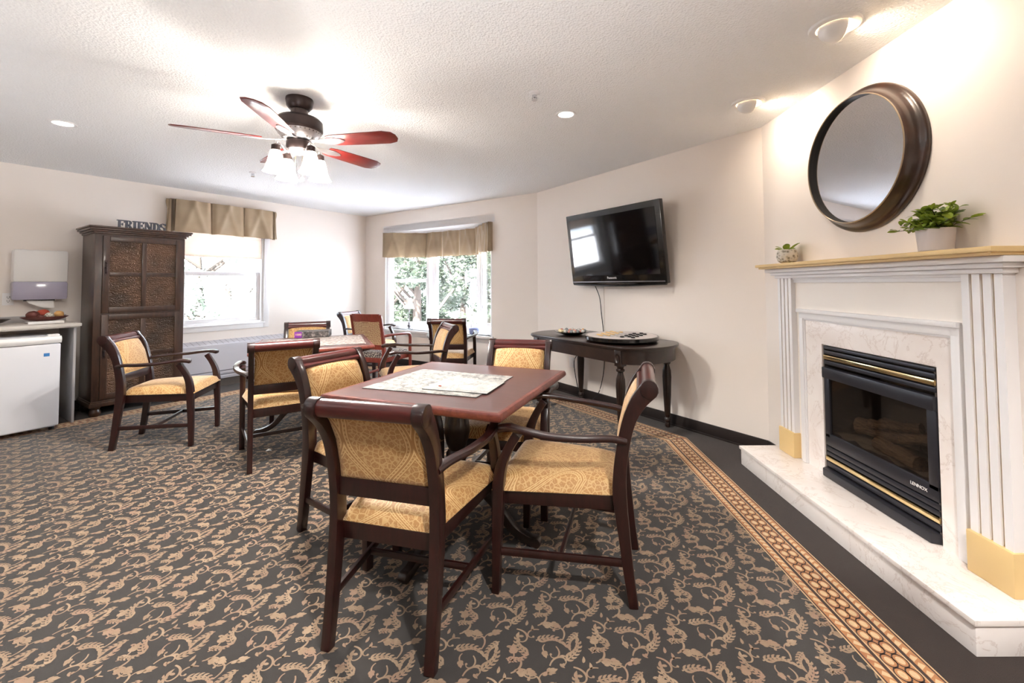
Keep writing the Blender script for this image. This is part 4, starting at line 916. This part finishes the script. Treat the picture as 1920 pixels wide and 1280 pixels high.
# marble solitaire plate
PT = TT @ Matrix.Translation((1.12, -.42, .757))
pl = thing('game_plate', 'low black game plate holding glass and stone marbles on the console table', 'plate', PT)
g = G(); g.lathe([(.06, 0), (.10, .004), (.135, .018), (.172, .030), (.172, .034), (.130, .024), (.06, .016), (.001, .016)], 40); obj('dish', g, 'black_plastic', pl)
mats_m = [plain('milk marble', (210, 206, 200), .15, Transmission_Weight=.1), plain('peach marble', (216, 160, 110), .2), plain('grey marble', (130, 134, 136), .15), plain('cream marble', (228, 208, 166), .2), plain('rose marble', (196, 136, 122), .2)]
for i, m_ in enumerate(mats_m): MT['mb%d' % i] = m_
names = ['milky white', 'peach', 'grey', 'cream', 'rose']
protoM = {}
rs = random.Random(11); spots = [(0, 0)]+[(.045*math.cos(a*PI/3), .045*math.sin(a*PI/3)) for a in range(6)]+[(.09*math.cos(a*PI/6), .09*math.sin(a*PI/6)) for a in range(12)]+[(.125*math.cos((a+.5)*PI/6), .125*math.sin((a+.5)*PI/6)) for a in range(12)]
for i, (x, y) in enumerate(spots):
    k = rs.choice([0, 0, 1, 2, 2, 3, 4]); r = .0165; z = .757+.017+r-.002 if math.hypot(x, y) < .1 else .757+.022+r
    if k not in protoM:
        g = G(); g.ball((0, 0, 0), r, 16, 10); o = obj('marble', g, 'mb%d' % k); protoM[k] = o
    else: o = protoM[k].copy(); COL.objects.link(o)
    o.matrix_world = TT @ Matrix.Translation((1.12+x, -.42+y, z)); rr_ = math.hypot(x, y); tag(o, names[k]+' marble '+('at the centre' if rr_ < .01 else 'in the inner ring' if rr_ < .06 else 'in the middle ring' if rr_ < .1 else 'in the outer ring')+' of the black game plate', 'marble', names[k]+' marbles on the black game plate')
# round draughts board
BT = TT @ Matrix.Translation((1.755, -.40, .757)) @ Matrix.Rotation(.35, 4, 'Z')
bd = thing('checkers_board', 'round black-rimmed draughts board raised on the right of the console table', 'game board', BT)
g = G(); g.lathe([(.20, 0), (.20, .012), (.312, .014), (.320, .020), (.320, .046), (.315, .050), (.30, .050)], 64, cap=True); obj('disc', g, 'black_plastic', bd)
g = G(); g.lathe([(.001, .0505), (.303, .0505)], 64, cap=False); obj('playing_surface', g, 'stone_pot', bd)
g = G(); q_ = .048
for i in range(8):
    for j in range(8):
        if (i+j) % 2: x, y = (i-4)*q_, (j-4)*q_; g.add([(x, y, .0512), (x+q_, y, .0512), (x+q_, y+q_, .0512), (x, y+q_, .0512)], [(0, 1, 2, 3)])
obj('dark_squares', g, 'panel_grey', bd)
prot = {}
for side, mt, nm in ((0, 'piece_tan', 'tan'), (1, 'piece_black', 'black')):
    for i in range(8):
        for j in range(3):
            jj = j if side == 0 else 7-j
            if (i+jj) % 2 == 0: continue
            x = (jj-3.5)*q_; y = (i-3.5)*q_
            if mt not in prot:
                g = G(); g.lathe([(.015, 0), (.0175, .002), (.0175, .008), (.015, .010), (.013, .0085), (.001, .0085)], 20); o = obj('checker', g, mt); prot[mt] = o
            else: o = prot[mt].copy(); COL.objects.link(o)
            o.matrix_world = BT @ Matrix.Translation((x, y, .0514)); tag(o, nm+' draughts piece in the '+('outermost', 'middle', 'innermost')[j]+' row on the '+('left' if side == 0 else 'right')+' half of the round board', 'checker', nm+' draughts pieces')

# ------------------------------------------------------------------ left wall: counter corner
ct = thing('countertop', 'pale laminate countertop above the white fridge', 'countertop', T1)
g = G(); g.box(-1.6, .43, -.60, 0, .895, .925); g.box(-1.6, .415, -.585, 0, .885, .895); obj('worktop', g, 'counter', ct, .008)
g = G(); g.box(-1.6, .43, -.02, 0, .925, .985); obj('backsplash', g, 'panel_grey', ct, .002)
g = G(); g.box(.385, .403, -.555, 0, 0, .886); o = obj('counter_side_panel', g, 'panel_grey', None, .002); o.matrix_world = T1; tag(o, 'grey upright panel under the right end of the countertop', 'panel')
fr = thing('mini_fridge', 'white under-counter fridge with a small blue sticker', 'fridge', T1)
g = G(); g.box(-.27, .262, -.70, -.16, .03, .83); obj('body', g, 'fridge_white', fr, .01)
g = G(); g.box(-.272, .268, -.765, -.705, .05, .765); obj('door', g, 'fridge_white', fr, .012)
g = G(); g.sweep([Vector((-.27+.54*q/10, -.735-.014*math.sin(PI*q/10), .80)) for q in range(11)], (.062, .062), (0, 1, 0), 10, 5); obj('door_top_trim', g, 'white_plastic', fr)
g = G(); g.box(.19, .262, -.745, -.68, .832, .846); obj('hinge_cover', g, 'white_plastic', fr, .003)
g = G(); g.box(-.02, .02, -.768, -.748, .798, .806); obj('badge', g, 'pewter', fr, .002)
g = G(); g.box(.165, .20, -.7662, -.7650, .66, .688); obj('sticker', g, 'blue', fr)
for x in (-.24, .24):
    g = G(); g.lathe([(.018, 0), (.018, .03)], 16, (x, -.66, 0)); obj('foot', g, 'black_matte', fr)
# bowl of decorative balls
BW = T1 @ Matrix.Translation((.235, -.32, .925))
g = G(); g.box(-.115, .115, -.08, .08, 0, .022); o = obj('serving_tray', g, 'white_plastic', None, .004); o.matrix_world = BW; tag(o, 'low white tray under the wooden bowl on the counter', 'tray')
bw = thing('wooden_bowl', 'shallow dark boat-shaped wooden bowl of decorative balls on the counter', 'bowl', BW @ Matrix.Translation((0, 0, .022)))
g = G(); g.lathe([(.05, 0), (.09, .006), (.13, .020), (.158, .038), (.154, .040), (.125, .028), (.08, .014), (.001, .010)], 40, sy=.62); obj('bowl', g, 'ball_brown', bw)
for i, (x, y, z, r, mt, lab) in enumerate(((-.078, -.01, .076, .046, 'ball_brown', 'large dark brown decorative ball at the left of the bowl'), (-.005, .045, .086, .046, 'ball_red', 'rust red decorative ball at the back of the bowl'), (.024, -.03, .068, .034, 'clay', 'speckled pale decorative ball in the middle of the bowl'), (.090, .0, .078, .036, 'ball_tan', 'tan orange decorative ball at the right of the bowl'), (-.035, -.058, .060, .026, 'ball_brown', 'small brown decorative ball at the front of the bowl'))):
    g = G(); g.ball((0, 0, 0), r, 20, 14, .9); o = obj('decorative_ball', g, mt)
    for v in o.data.vertices: v.co *= 1+.05*math.sin(v.co.x*160)*math.cos(v.co.z*140+v.co.y*90)
    o.matrix_world = BW @ Matrix.Translation((x, y, z)); tag(o, lab, 'ball', 'decorative balls in the bowl')
g = G(); g.lathe([(.12, 0), (.19, .02), (.24, .05), (.235, .052), (.18, .026), (.001, .012)], 40, sy=.6); o = obj('serving_dish', g, 'dark_wood'); o.matrix_world = T1 @ Matrix.Translation((-.20, -.24, .925)); tag(o, 'low grey-brown dish at the left edge of the counter', 'dish')
# paper towel dispenser
DT = T1 @ Matrix.Translation((.235, 0, 1.385))
dp = thing('paper_towel_dispenser', 'white and grey paper towel dispenser on the left wall', 'dispenser', DT)
def shell(z0, z1, w0, w1, nm, mt, dz=.2):
    g = G(); g.box(-w0, w0, -dz, 0, z0, z1); return obj(nm, g, mt, dp, .022)
a_ = shell(-.075, .235, .180, .180, 'upper_cover', 'white_plastic', .135); b_ = shell(-.245, -.068, .182, .18, 'lower_cover', 'lucent', .135)
g = G(); g.lathe([(.055, -.13), (.055, .13)], 24, T=Matrix.Translation((0, -.142+.01, -.13)) @ Matrix.Rotation(PI/2, 4, 'Y') @ Matrix.Scale(.35, 4, (1, 0, 0))); 
g = G(); g.box(-.105, .10, -.090, -.080, -.256, -.243); obj('outlet_slot', g, 'black_matte', dp)
def pap(u, v): return ((-.09+.18*u)*(1-.08*v)+.012*v, -.085-.02*math.sin(v*2), -.245-v*(.035+.045*min(1, u*1.7)))
g = G(); g.grid(pap, 10, 5); obj('paper_sheet', g, 'paper', dp)

# ------------------------------------------------------------------ armoire
AT = T1 @ Matrix.Translation((.885, -.09, 0))
AW, AD = .365, .43
ar = thing('armoire', 'tall dark wooden cabinet with embossed panel doors beside the window', 'cabinet', AT)
g = G(); g.box(-AW, AW, -AD, 0, .125, 1.80); obj('body', g, 'armoire_wood', ar, .006)
g = G()
for i, (e, z0, z1) in enumerate(((.012, 1.785, 1.805), (.028, 1.803, 1.822), (.046, 1.820, 1.842), (.055, 1.840, 1.858))): g.box(-AW-e, AW+e, -AD-e, 0, z0, z1)
obj('cornice', g, 'armoire_wood', ar, .007)
g = G(); g.box(-AW-.015, AW+.015, -AD-.015, 0, .095, .135); g.box(-AW-.006, AW+.006, -AD-.006, 0, .133, .15); obj('base_moulding', g, 'armoire_wood', ar, .006)
for x in (-AW+.04, AW-.04):
    for y in (-AD+.04, -.05):
        g = G(); g.lathe([(.028, 0), (.040, .015), (.044, .045), (.034, .07), (.042, .085), (.042, .097)], 24, (x, y, 0)); obj('bun_foot', g, 'armoire_wood', ar)
def door(z0, z1, nm):
    x0, x1 = -AW+.055, AW-.035; st = .052; y1 = -AD; y0 = -AD-.022; mx_ = (x0+x1)/2; mz = (z0+z1)/2
    g = G(); g.box(x0, x0+st, y0, y1, z0, z1); g.box(x1-st, x1, y0, y1, z0, z1); g.box(x0+st, x1-st, y0, y1, z0, z0+st); g.box(x0+st, x1-st, y0, y1, z1-st, z1)
    g.box(mx_-.02, mx_+.02, y0+.003, y1, z0+st, z1-st); g.box(x0+st, mx_-.02, y0+.003, y1, mz-.02, mz+.02); g.box(mx_+.02, x1-st, y0+.003, y1, mz-.02, mz+.02)
    d_ = obj(nm, g, 'armoire_wood', ar, .004)
    for a, b in ((x0+st, mx_-.02), (mx_+.02, x1-st)):
        for c, e in ((z0+st, mz-.02), (mz+.02, z1-st)):
            g = G(); g.box(a, b, y1-.012, y1-.006, c, e); obj('door_panel', g, 'emboss', d_)
    g = G(); hz = z0+.42*(z1-z0)+.05; g.prism([(x0+.012, y0-.004), (x0+.036, y0-.004), (x0+.036, y0), (x0+.012, y0)], hz, hz+.15)
    g.tube([(x0+.024, y0-.004, hz+.02), (x0+.024, y0-.022, hz+.035), (x0+.024, y0-.022, hz+.115), (x0+.024, y0-.004, hz+.13)], .005, 8); g.ball((x0+.024, y0-.010, hz+.075), .012, 12, 8); obj('handle', g, 'bronze', d_, 0)
door(1.005, 1.765, 'door'); door(.165, .985, 'door')
# FRIENDS word sign, slab serif letters
def rect(g, x0, x1, z0, z1): g.box(x0, x1, -.011, .011, z0, z1)
def arc(g, cx_, cz, rx, rz, a0, a1, w_, n=14):
    vs = []; fs = []
    for k in range(n+1):
        a = a0+(a1-a0)*k/n; c_, s_ = math.cos(a), math.sin(a); w2 = w_*(.55+.45*abs(c_))
        for y in (-.011, .011): vs += [(cx_+rx*c_, y, cz+rz*s_), (cx_+(rx-w2)*c_, y, cz+(rz-w2*.62)*s_)]
    for k in range(n): b = 4*k; fs += [(b, b+4, b+5, b+1), (b+2, b+3, b+7, b+6), (b, b+2, b+6, b+4), (b+1, b+5, b+7, b+3)]
    fs += [(0, 1, 3, 2), (4*n, 4*n+2, 4*n+3, 4*n+1)]; g.add(vs, fs)
def poly(g, pts): g.add([(x, -.0112, z) for x, z in pts]+[(x, .0112, z) for x, z in pts], [tuple(range(len(pts))), tuple(range(2*len(pts)-1, len(pts)-1, -1))]+[(i, (i+1) % len(pts), len(pts)+(i+1) % len(pts), len(pts)+i) for i in range(len(pts))])
H_ = .085; B_ = .019; S_ = .009
g = G()
def L_F(o): rect(g, o+.010, o+.010+B_, 0, H_); rect(g, o, o+.038, 0, S_); rect(g, o, o+.062, H_-S_, H_); rect(g, o+.054, o+.062, H_-.026, H_); rect(g, o+.028, o+.048, .038, .047); rect(g, o+.042, o+.048, .030, .055); return .064
def L_R(o):
    rect(g, o+.008, o+.008+B_, 0, H_); rect(g, o, o+.034, 0, S_); rect(g, o, o+.036, H_-S_, H_); arc(g, o+.032, .062, .026, .023, -PI/2, PI/2, .017); rect(g, o+.025, o+.034, .039, .046); poly(g, [(o+.028, .042), (o+.044, .042), (o+.066, 0), (o+.046, 0)]); rect(g, o+.046, o+.070, 0, S_); return .070
def L_I(o): rect(g, o+.009, o+.009+B_, 0, H_); rect(g, o, o+.037, 0, S_); rect(g, o, o+.037, H_-S_, H_); return .041
def L_E(o): rect(g, o+.009, o+.009+B_, 0, H_); rect(g, o, o+.060, 0, S_); rect(g, o+.052, o+.060, 0, .026); rect(g, o, o+.058, H_-S_, H_); rect(g, o+.050, o+.058, H_-.024, H_); rect(g, o+.026, o+.046, .038, .047); rect(g, o+.040, o+.046, .030, .055); return .064
def L_N(o): rect(g, o+.010, o+.010+.010, 0, H_); rect(g, o+.055, o+.065, 0, H_); poly(g, [(o+.006, H_), (o+.026, H_), (o+.065, 0), (o+.047, 0)]); rect(g, o, o+.028, 0, S_); rect(g, o+.046, o+.074, H_-S_, H_); rect(g, o, o+.022, H_-S_, H_); return .076
def L_D(o): rect(g, o+.008, o+.008+B_, 0, H_); rect(g, o, o+.032, 0, S_); rect(g, o, o+.032, H_-S_, H_); arc(g, o+.026, H_/2, .040, H_/2, -PI/2, PI/2, .020, 18); return .068
def L_S(o):
    arc(g, o+.028, .063, .026, .022, .5, 1.5*PI-.1, .018); arc(g, o+.028, .022, .027, .022, PI+.5, 2.5*PI+.1, .018); rect(g, o+.047, o+.054, .060, H_); rect(g, o+.001, o+.008, 0, .026); return .058
o_ = 0
for f_ in (L_F, L_R, L_I, L_E, L_N, L_D, L_S): o_ += f_(o_)-.006
rect(g, .01, o_-.01, .0, .006)
s_ = obj('word_sign', g, 'letter'); s_.matrix_world = AT @ Matrix.Translation((-.195, -AD+.06, 1.858)); tag(s_, 'grey slab-serif FRIENDS word sign standing on the wooden cabinet', 'sign')

# ------------------------------------------------------------------ window 1: valance, shade, heater
def pleat_valance(T, segs, z0, z1, name, label, returns=True, group=None):
    """segs: list of (P, Q, n_panels) in local xy; each panel bulges and flares, dark gap pleats between"""
    t = thing(name, label, 'valance', T, group)
    for P, Q, n in segs:
        P = Vector((*P, 0)); Q = Vector((*Q, 0)); u = (Q-P); L = u.length; u.normalize(); nn = Vector((u.y, -u.x, 0))
        for k in range(n):
            a, b = L*k/n+.010, L*(k+1)/n-.010
            ph = k*1.7+L*3
            def f(uu, v, a=a, b=b, ph=ph):
                s = a+(b-a)*uu; e = min(1, math.sin(PI*uu)*3)
                fold = math.exp(-((uu-.5-.36*(v-.1))/.09)**2)+math.exp(-((uu-.5+.36*(v-.1))/.09)**2)
                off = .030+.012*e+.016*fold*(1-.5*v)*e+.022*v*(.5+.5*math.cos(2*PI*uu+ph))*e
                s2 = s+(s-(a+b)/2)*.045*v
                p = P+u*s2+nn*off; return (p.x, p.y, z1+(z0-z1)*v+.006*math.sin(2*PI*uu+ph)*v)
            g = G(); g.grid(f, 30, 14); obj('pleat_panel', g, 'valance', t, ang=80)
        g = G(); g.add([(P+nn*.002).to_tuple()[:2]+(z1,), (Q+nn*.002).to_tuple()[:2]+(z1,), (Q+nn*.002).to_tuple()[:2]+(z0+.006,), (P+nn*.002).to_tuple()[:2]+(z0+.006,)], [(0, 1, 2, 3)])
        g.add([(P).to_tuple()[:2]+(z1,), (Q).to_tuple()[:2]+(z1,), (Q+nn*.045).to_tuple()[:2]+(z1-.001,), (P+nn*.045).to_tuple()[:2]+(z1-.001,)], [(0, 1, 2, 3)]); obj('backing', g, 'valance', t)
    return t
pleat_valance(T1, [((1.285, -.0), (1.285, -.10), 1), ((1.285, -.075), (2.41, -.075), 3), ((2.41, -.10), (2.41, -.0), 1)], 1.91, 2.295, 'window_valance', 'tan pleated valance above the left window beside the cabinet')
g = G(); g.box(W1[0]+.01, W1[1]-.01, -.012, .012, 1.645, 1.98); g.box(W1[0]+.008, W1[1]-.008, -.016, .016, 1.630, 1.650)
o = obj('cellular_shade', g, 'shade', None, .002); o.matrix_world = T1 @ Matrix.Translation((0, .022, 0)); tag(o, 'pale cellular blind half lowered in the left window', 'blind')
ht = thing('baseboard_heater', 'long white electric wall heater under the left window', 'heater', T1)
HX0, HX1 = 1.30, 2.75
g = G(); g.add([(HX0, 0, .58), (HX1, 0, .58), (HX1, 0, .10), (HX0, 0, .10), (HX0, -.11, .53), (HX1, -.11, .53), (HX1, -.11, .10), (HX0, -.11, .10)], [(0, 1, 2, 3), (0, 4, 5, 1), (4, 7, 6, 5), (3, 2, 6, 7), (0, 3, 7, 4), (1, 5, 6, 2)]); obj('cabinet_body', g, 'heater', ht, .006)
g = G()
for k in range(22):
    x = HX0+.06+k*(HX1-HX0-.12)/21; g.add([(x, -.012, .5775), (x+.004, -.012, .5775), (x+.022, -.098, .5385), (x+.018, -.098, .5385)], [(0, 1, 2, 3)])
obj('top_grille', g, 'heater_in', ht)
for k in range(4):
    g = G(); g.box(HX0+.04, HX1-.04, -.118, -.108, .125+k*.024, .132+k*.024); obj('front_louver', g, 'heater_in' if k % 2 else 'heater', ht)
g = G(); g.box(HX0, HX1, -.09, -.0, 0.0, .098); obj('toe_kick', g, 'fire_dark', ht)
cord('heater_cord', [(2.28, -.10, .03), (2.25, -.15, .012), (2.22, -.20, .012), (2.15, -.19, .012), (2.14, -.15, .012), (2.20, -.13, .014), (2.27, -.12, .02)], .006, 'white_plastic', 'short loop of white cord on the carpet by the wall heater', 'cord', T1)
g = G(); g.add([(0, 0, .004), (.03, .01, .014), (.05, -.005, .005), (.035, -.02, .012), (.01, -.015, .006), (.022, -.002, .020)], [(0, 1, 5), (1, 2, 5), (2, 3, 5), (3, 4, 5), (4, 0, 5), (4, 3, 2, 1, 0)]); o = obj('paper_scrap', g, 'paper', smooth=False); o.location = (-1.97, 3.35, 0); tag(o, 'small crumpled white paper scrap on the carpet', 'paper scrap')

# ------------------------------------------------------------------ bay window: valance, lamp, planter
i_ = .05
pleat_valance(TBK, [((W2[0]-.02, -.03), (A1.x-.02, BD-.10), 2), ((A1.x-.02, BD-.10), (B1.x+.02, BD-.10), 3), ((B1.x+.02, BD-.10), (W2[1]-.03, -.02), 3), ((W2[1]-.03, -.02), (W2[1]+.03, -.02), 1)], 1.715, 2.118, 'window_valance', 'tan pleated valance following the bay window')
LT = TBK @ Matrix.Translation((.92, .14, W2[2]))
tl = thing('table_lamp', 'slim glass table lamp with a pale bell shade on the bay window sill', 'lamp', LT)
g = G(); g.lathe([(.062, 0), (.064, .006), (.05, .014), (.02, .022)], 28); obj('base', g, 'crystal', tl)
g = G(); g.ball((0, 0, .06), .028, 20, 12); g.ball((0, 0, .098), .016, 16, 10); g.lathe([(.022, .02), (.012, .034)], 20); g.lathe([(.008, .11), (.006, .13), (.006, .27), (.012, .28), (.012, .30), (.006, .31), (.006, .36)], 16); obj('stem', g, 'pewter', tl)
g = G(); g.lathe([(.085, .33), (.062, .39), (.045, .45), (.038, .50)], 32, cap=False); sd = obj('lamp_shade', g, 'shade', tl)
g = G(); g.tube([(0, 0, .36), (0, 0, .515)], .003, 6); g.ball((0, 0, .522), .009, 12, 8); obj('finial', g, 'bronze', tl)
PBT = TBK @ Matrix.Translation((2.30, .10, W2[2]))
pb = thing('window_planter', 'slate blue oval planter on the right of the bay window sill', 'planter', PBT)
g = G(); g.lathe([(.055, 0), (.075, .02), (.082, .085), (.078, .09), (.07, .085), (.06, .07), (.001, .07)], 32, sy=.7); obj('bowl', g, 'planter_blue', pb)
g = G(); g.lathe([(.001, .072), (.07, .072)], 24, cap=False, sy=.7); obj('soil', g, 'soil', pb)
g = G(); g.tube([(-.05, .0, .07), (-.052, .0, .47)], .003, 6); obj('stake', g, 'pewter', pb)

# ------------------------------------------------------------------ outdoors
g = G(); g.box(-40, 40, -10, 60, -.75, -.7); o = struct('ground', g, 'bounce_ground')
def make_tree(seed, label, x, y, h, w_, nleaf=5200, mt='tree_leaf'):
    rs = random.Random(seed); t = thing('leafy_tree', label, 'tree', place(x, y, rs.uniform(0, 360), -.7), 'trees outside the windows')
    g = G(); g.sweep([Vector((0, 0, 0)), Vector((.05, .02, h*.3)), Vector((0, .05, h*.6))], [(.28, .28), (.2, .2), (.1, .1)], None, 10, 2)
    for k in range(9):
        a = rs.uniform(0, 2*PI); z = h*rs.uniform(.15, .55); g.tube([(0, 0, z), (math.cos(a)*w_*.3, math.sin(a)*w_*.3, z+h*.1), (math.cos(a)*w_*.6, math.sin(a)*w_*.6, z+h*.22)], .035, 6)
    obj('trunk', g, 'bark', t)
    g = G(); cl_ = [(Vector((rs.gauss(0, w_*.36), rs.gauss(0, w_*.36), h*rs.uniform(.1, 1))), rs.uniform(.25, .6)*w_*.45) for _ in range(46)]
    vs = []; fs = []
    for k in range(nleaf):
        c_, r = rs.choice(cl_); d = Vector((rs.gauss(0, 1), rs.gauss(0, 1), rs.gauss(0, .8))).normalized()*r*rs.uniform(.6, 1.05); p = c_+d; s = rs.uniform(.04, .09)
        a = Vector((rs.gauss(0, 1), rs.gauss(0, 1), rs.gauss(0, .5))).normalized(); b = a.cross(Vector((rs.gauss(0, 1), rs.gauss(0, 1), rs.gauss(0, 1)))).normalized(); n0 = len(vs)
        vs += [p-a*s, p+b*s*.5, p+a*s, p-b*s*.5]; fs.append((n0, n0+1, n0+2, n0+3))
    g.add(vs, fs); obj('foliage', g, mt, t, smooth=False)
make_tree(1, 'pale leafy tree outside the middle pane of the bay window', -.9, 12.0, 5.5, 1.7, 12000)
make_tree(2, 'pale leafy tree outside the left pane of the bay window', -4.2, 13.2, 5.8, 1.9, 12000)
make_tree(3, 'leafy tree outside near the right edge of the bay window', .9, 15.6, 6.0, 1.9, 7000)
make_tree(4, 'washed out tree outside the left window behind the cabinet', -7.6, 10.2, 4.6, 1.8, 9000, 'glare_leaf')
make_tree(6, 'pale leafy tree outside between the two bay window panes', -2.6, 10.6, 5.0, 1.5, 12000)
make_tree(7, 'far leafy tree filling the view behind the bay window', -2.4, 17.5, 8.5, 3.0, 16000)
make_tree(5, 'washed out tree further off outside the left window', -9.8, 14.5, 6.2, 2.0, 7000, 'glare_leaf')
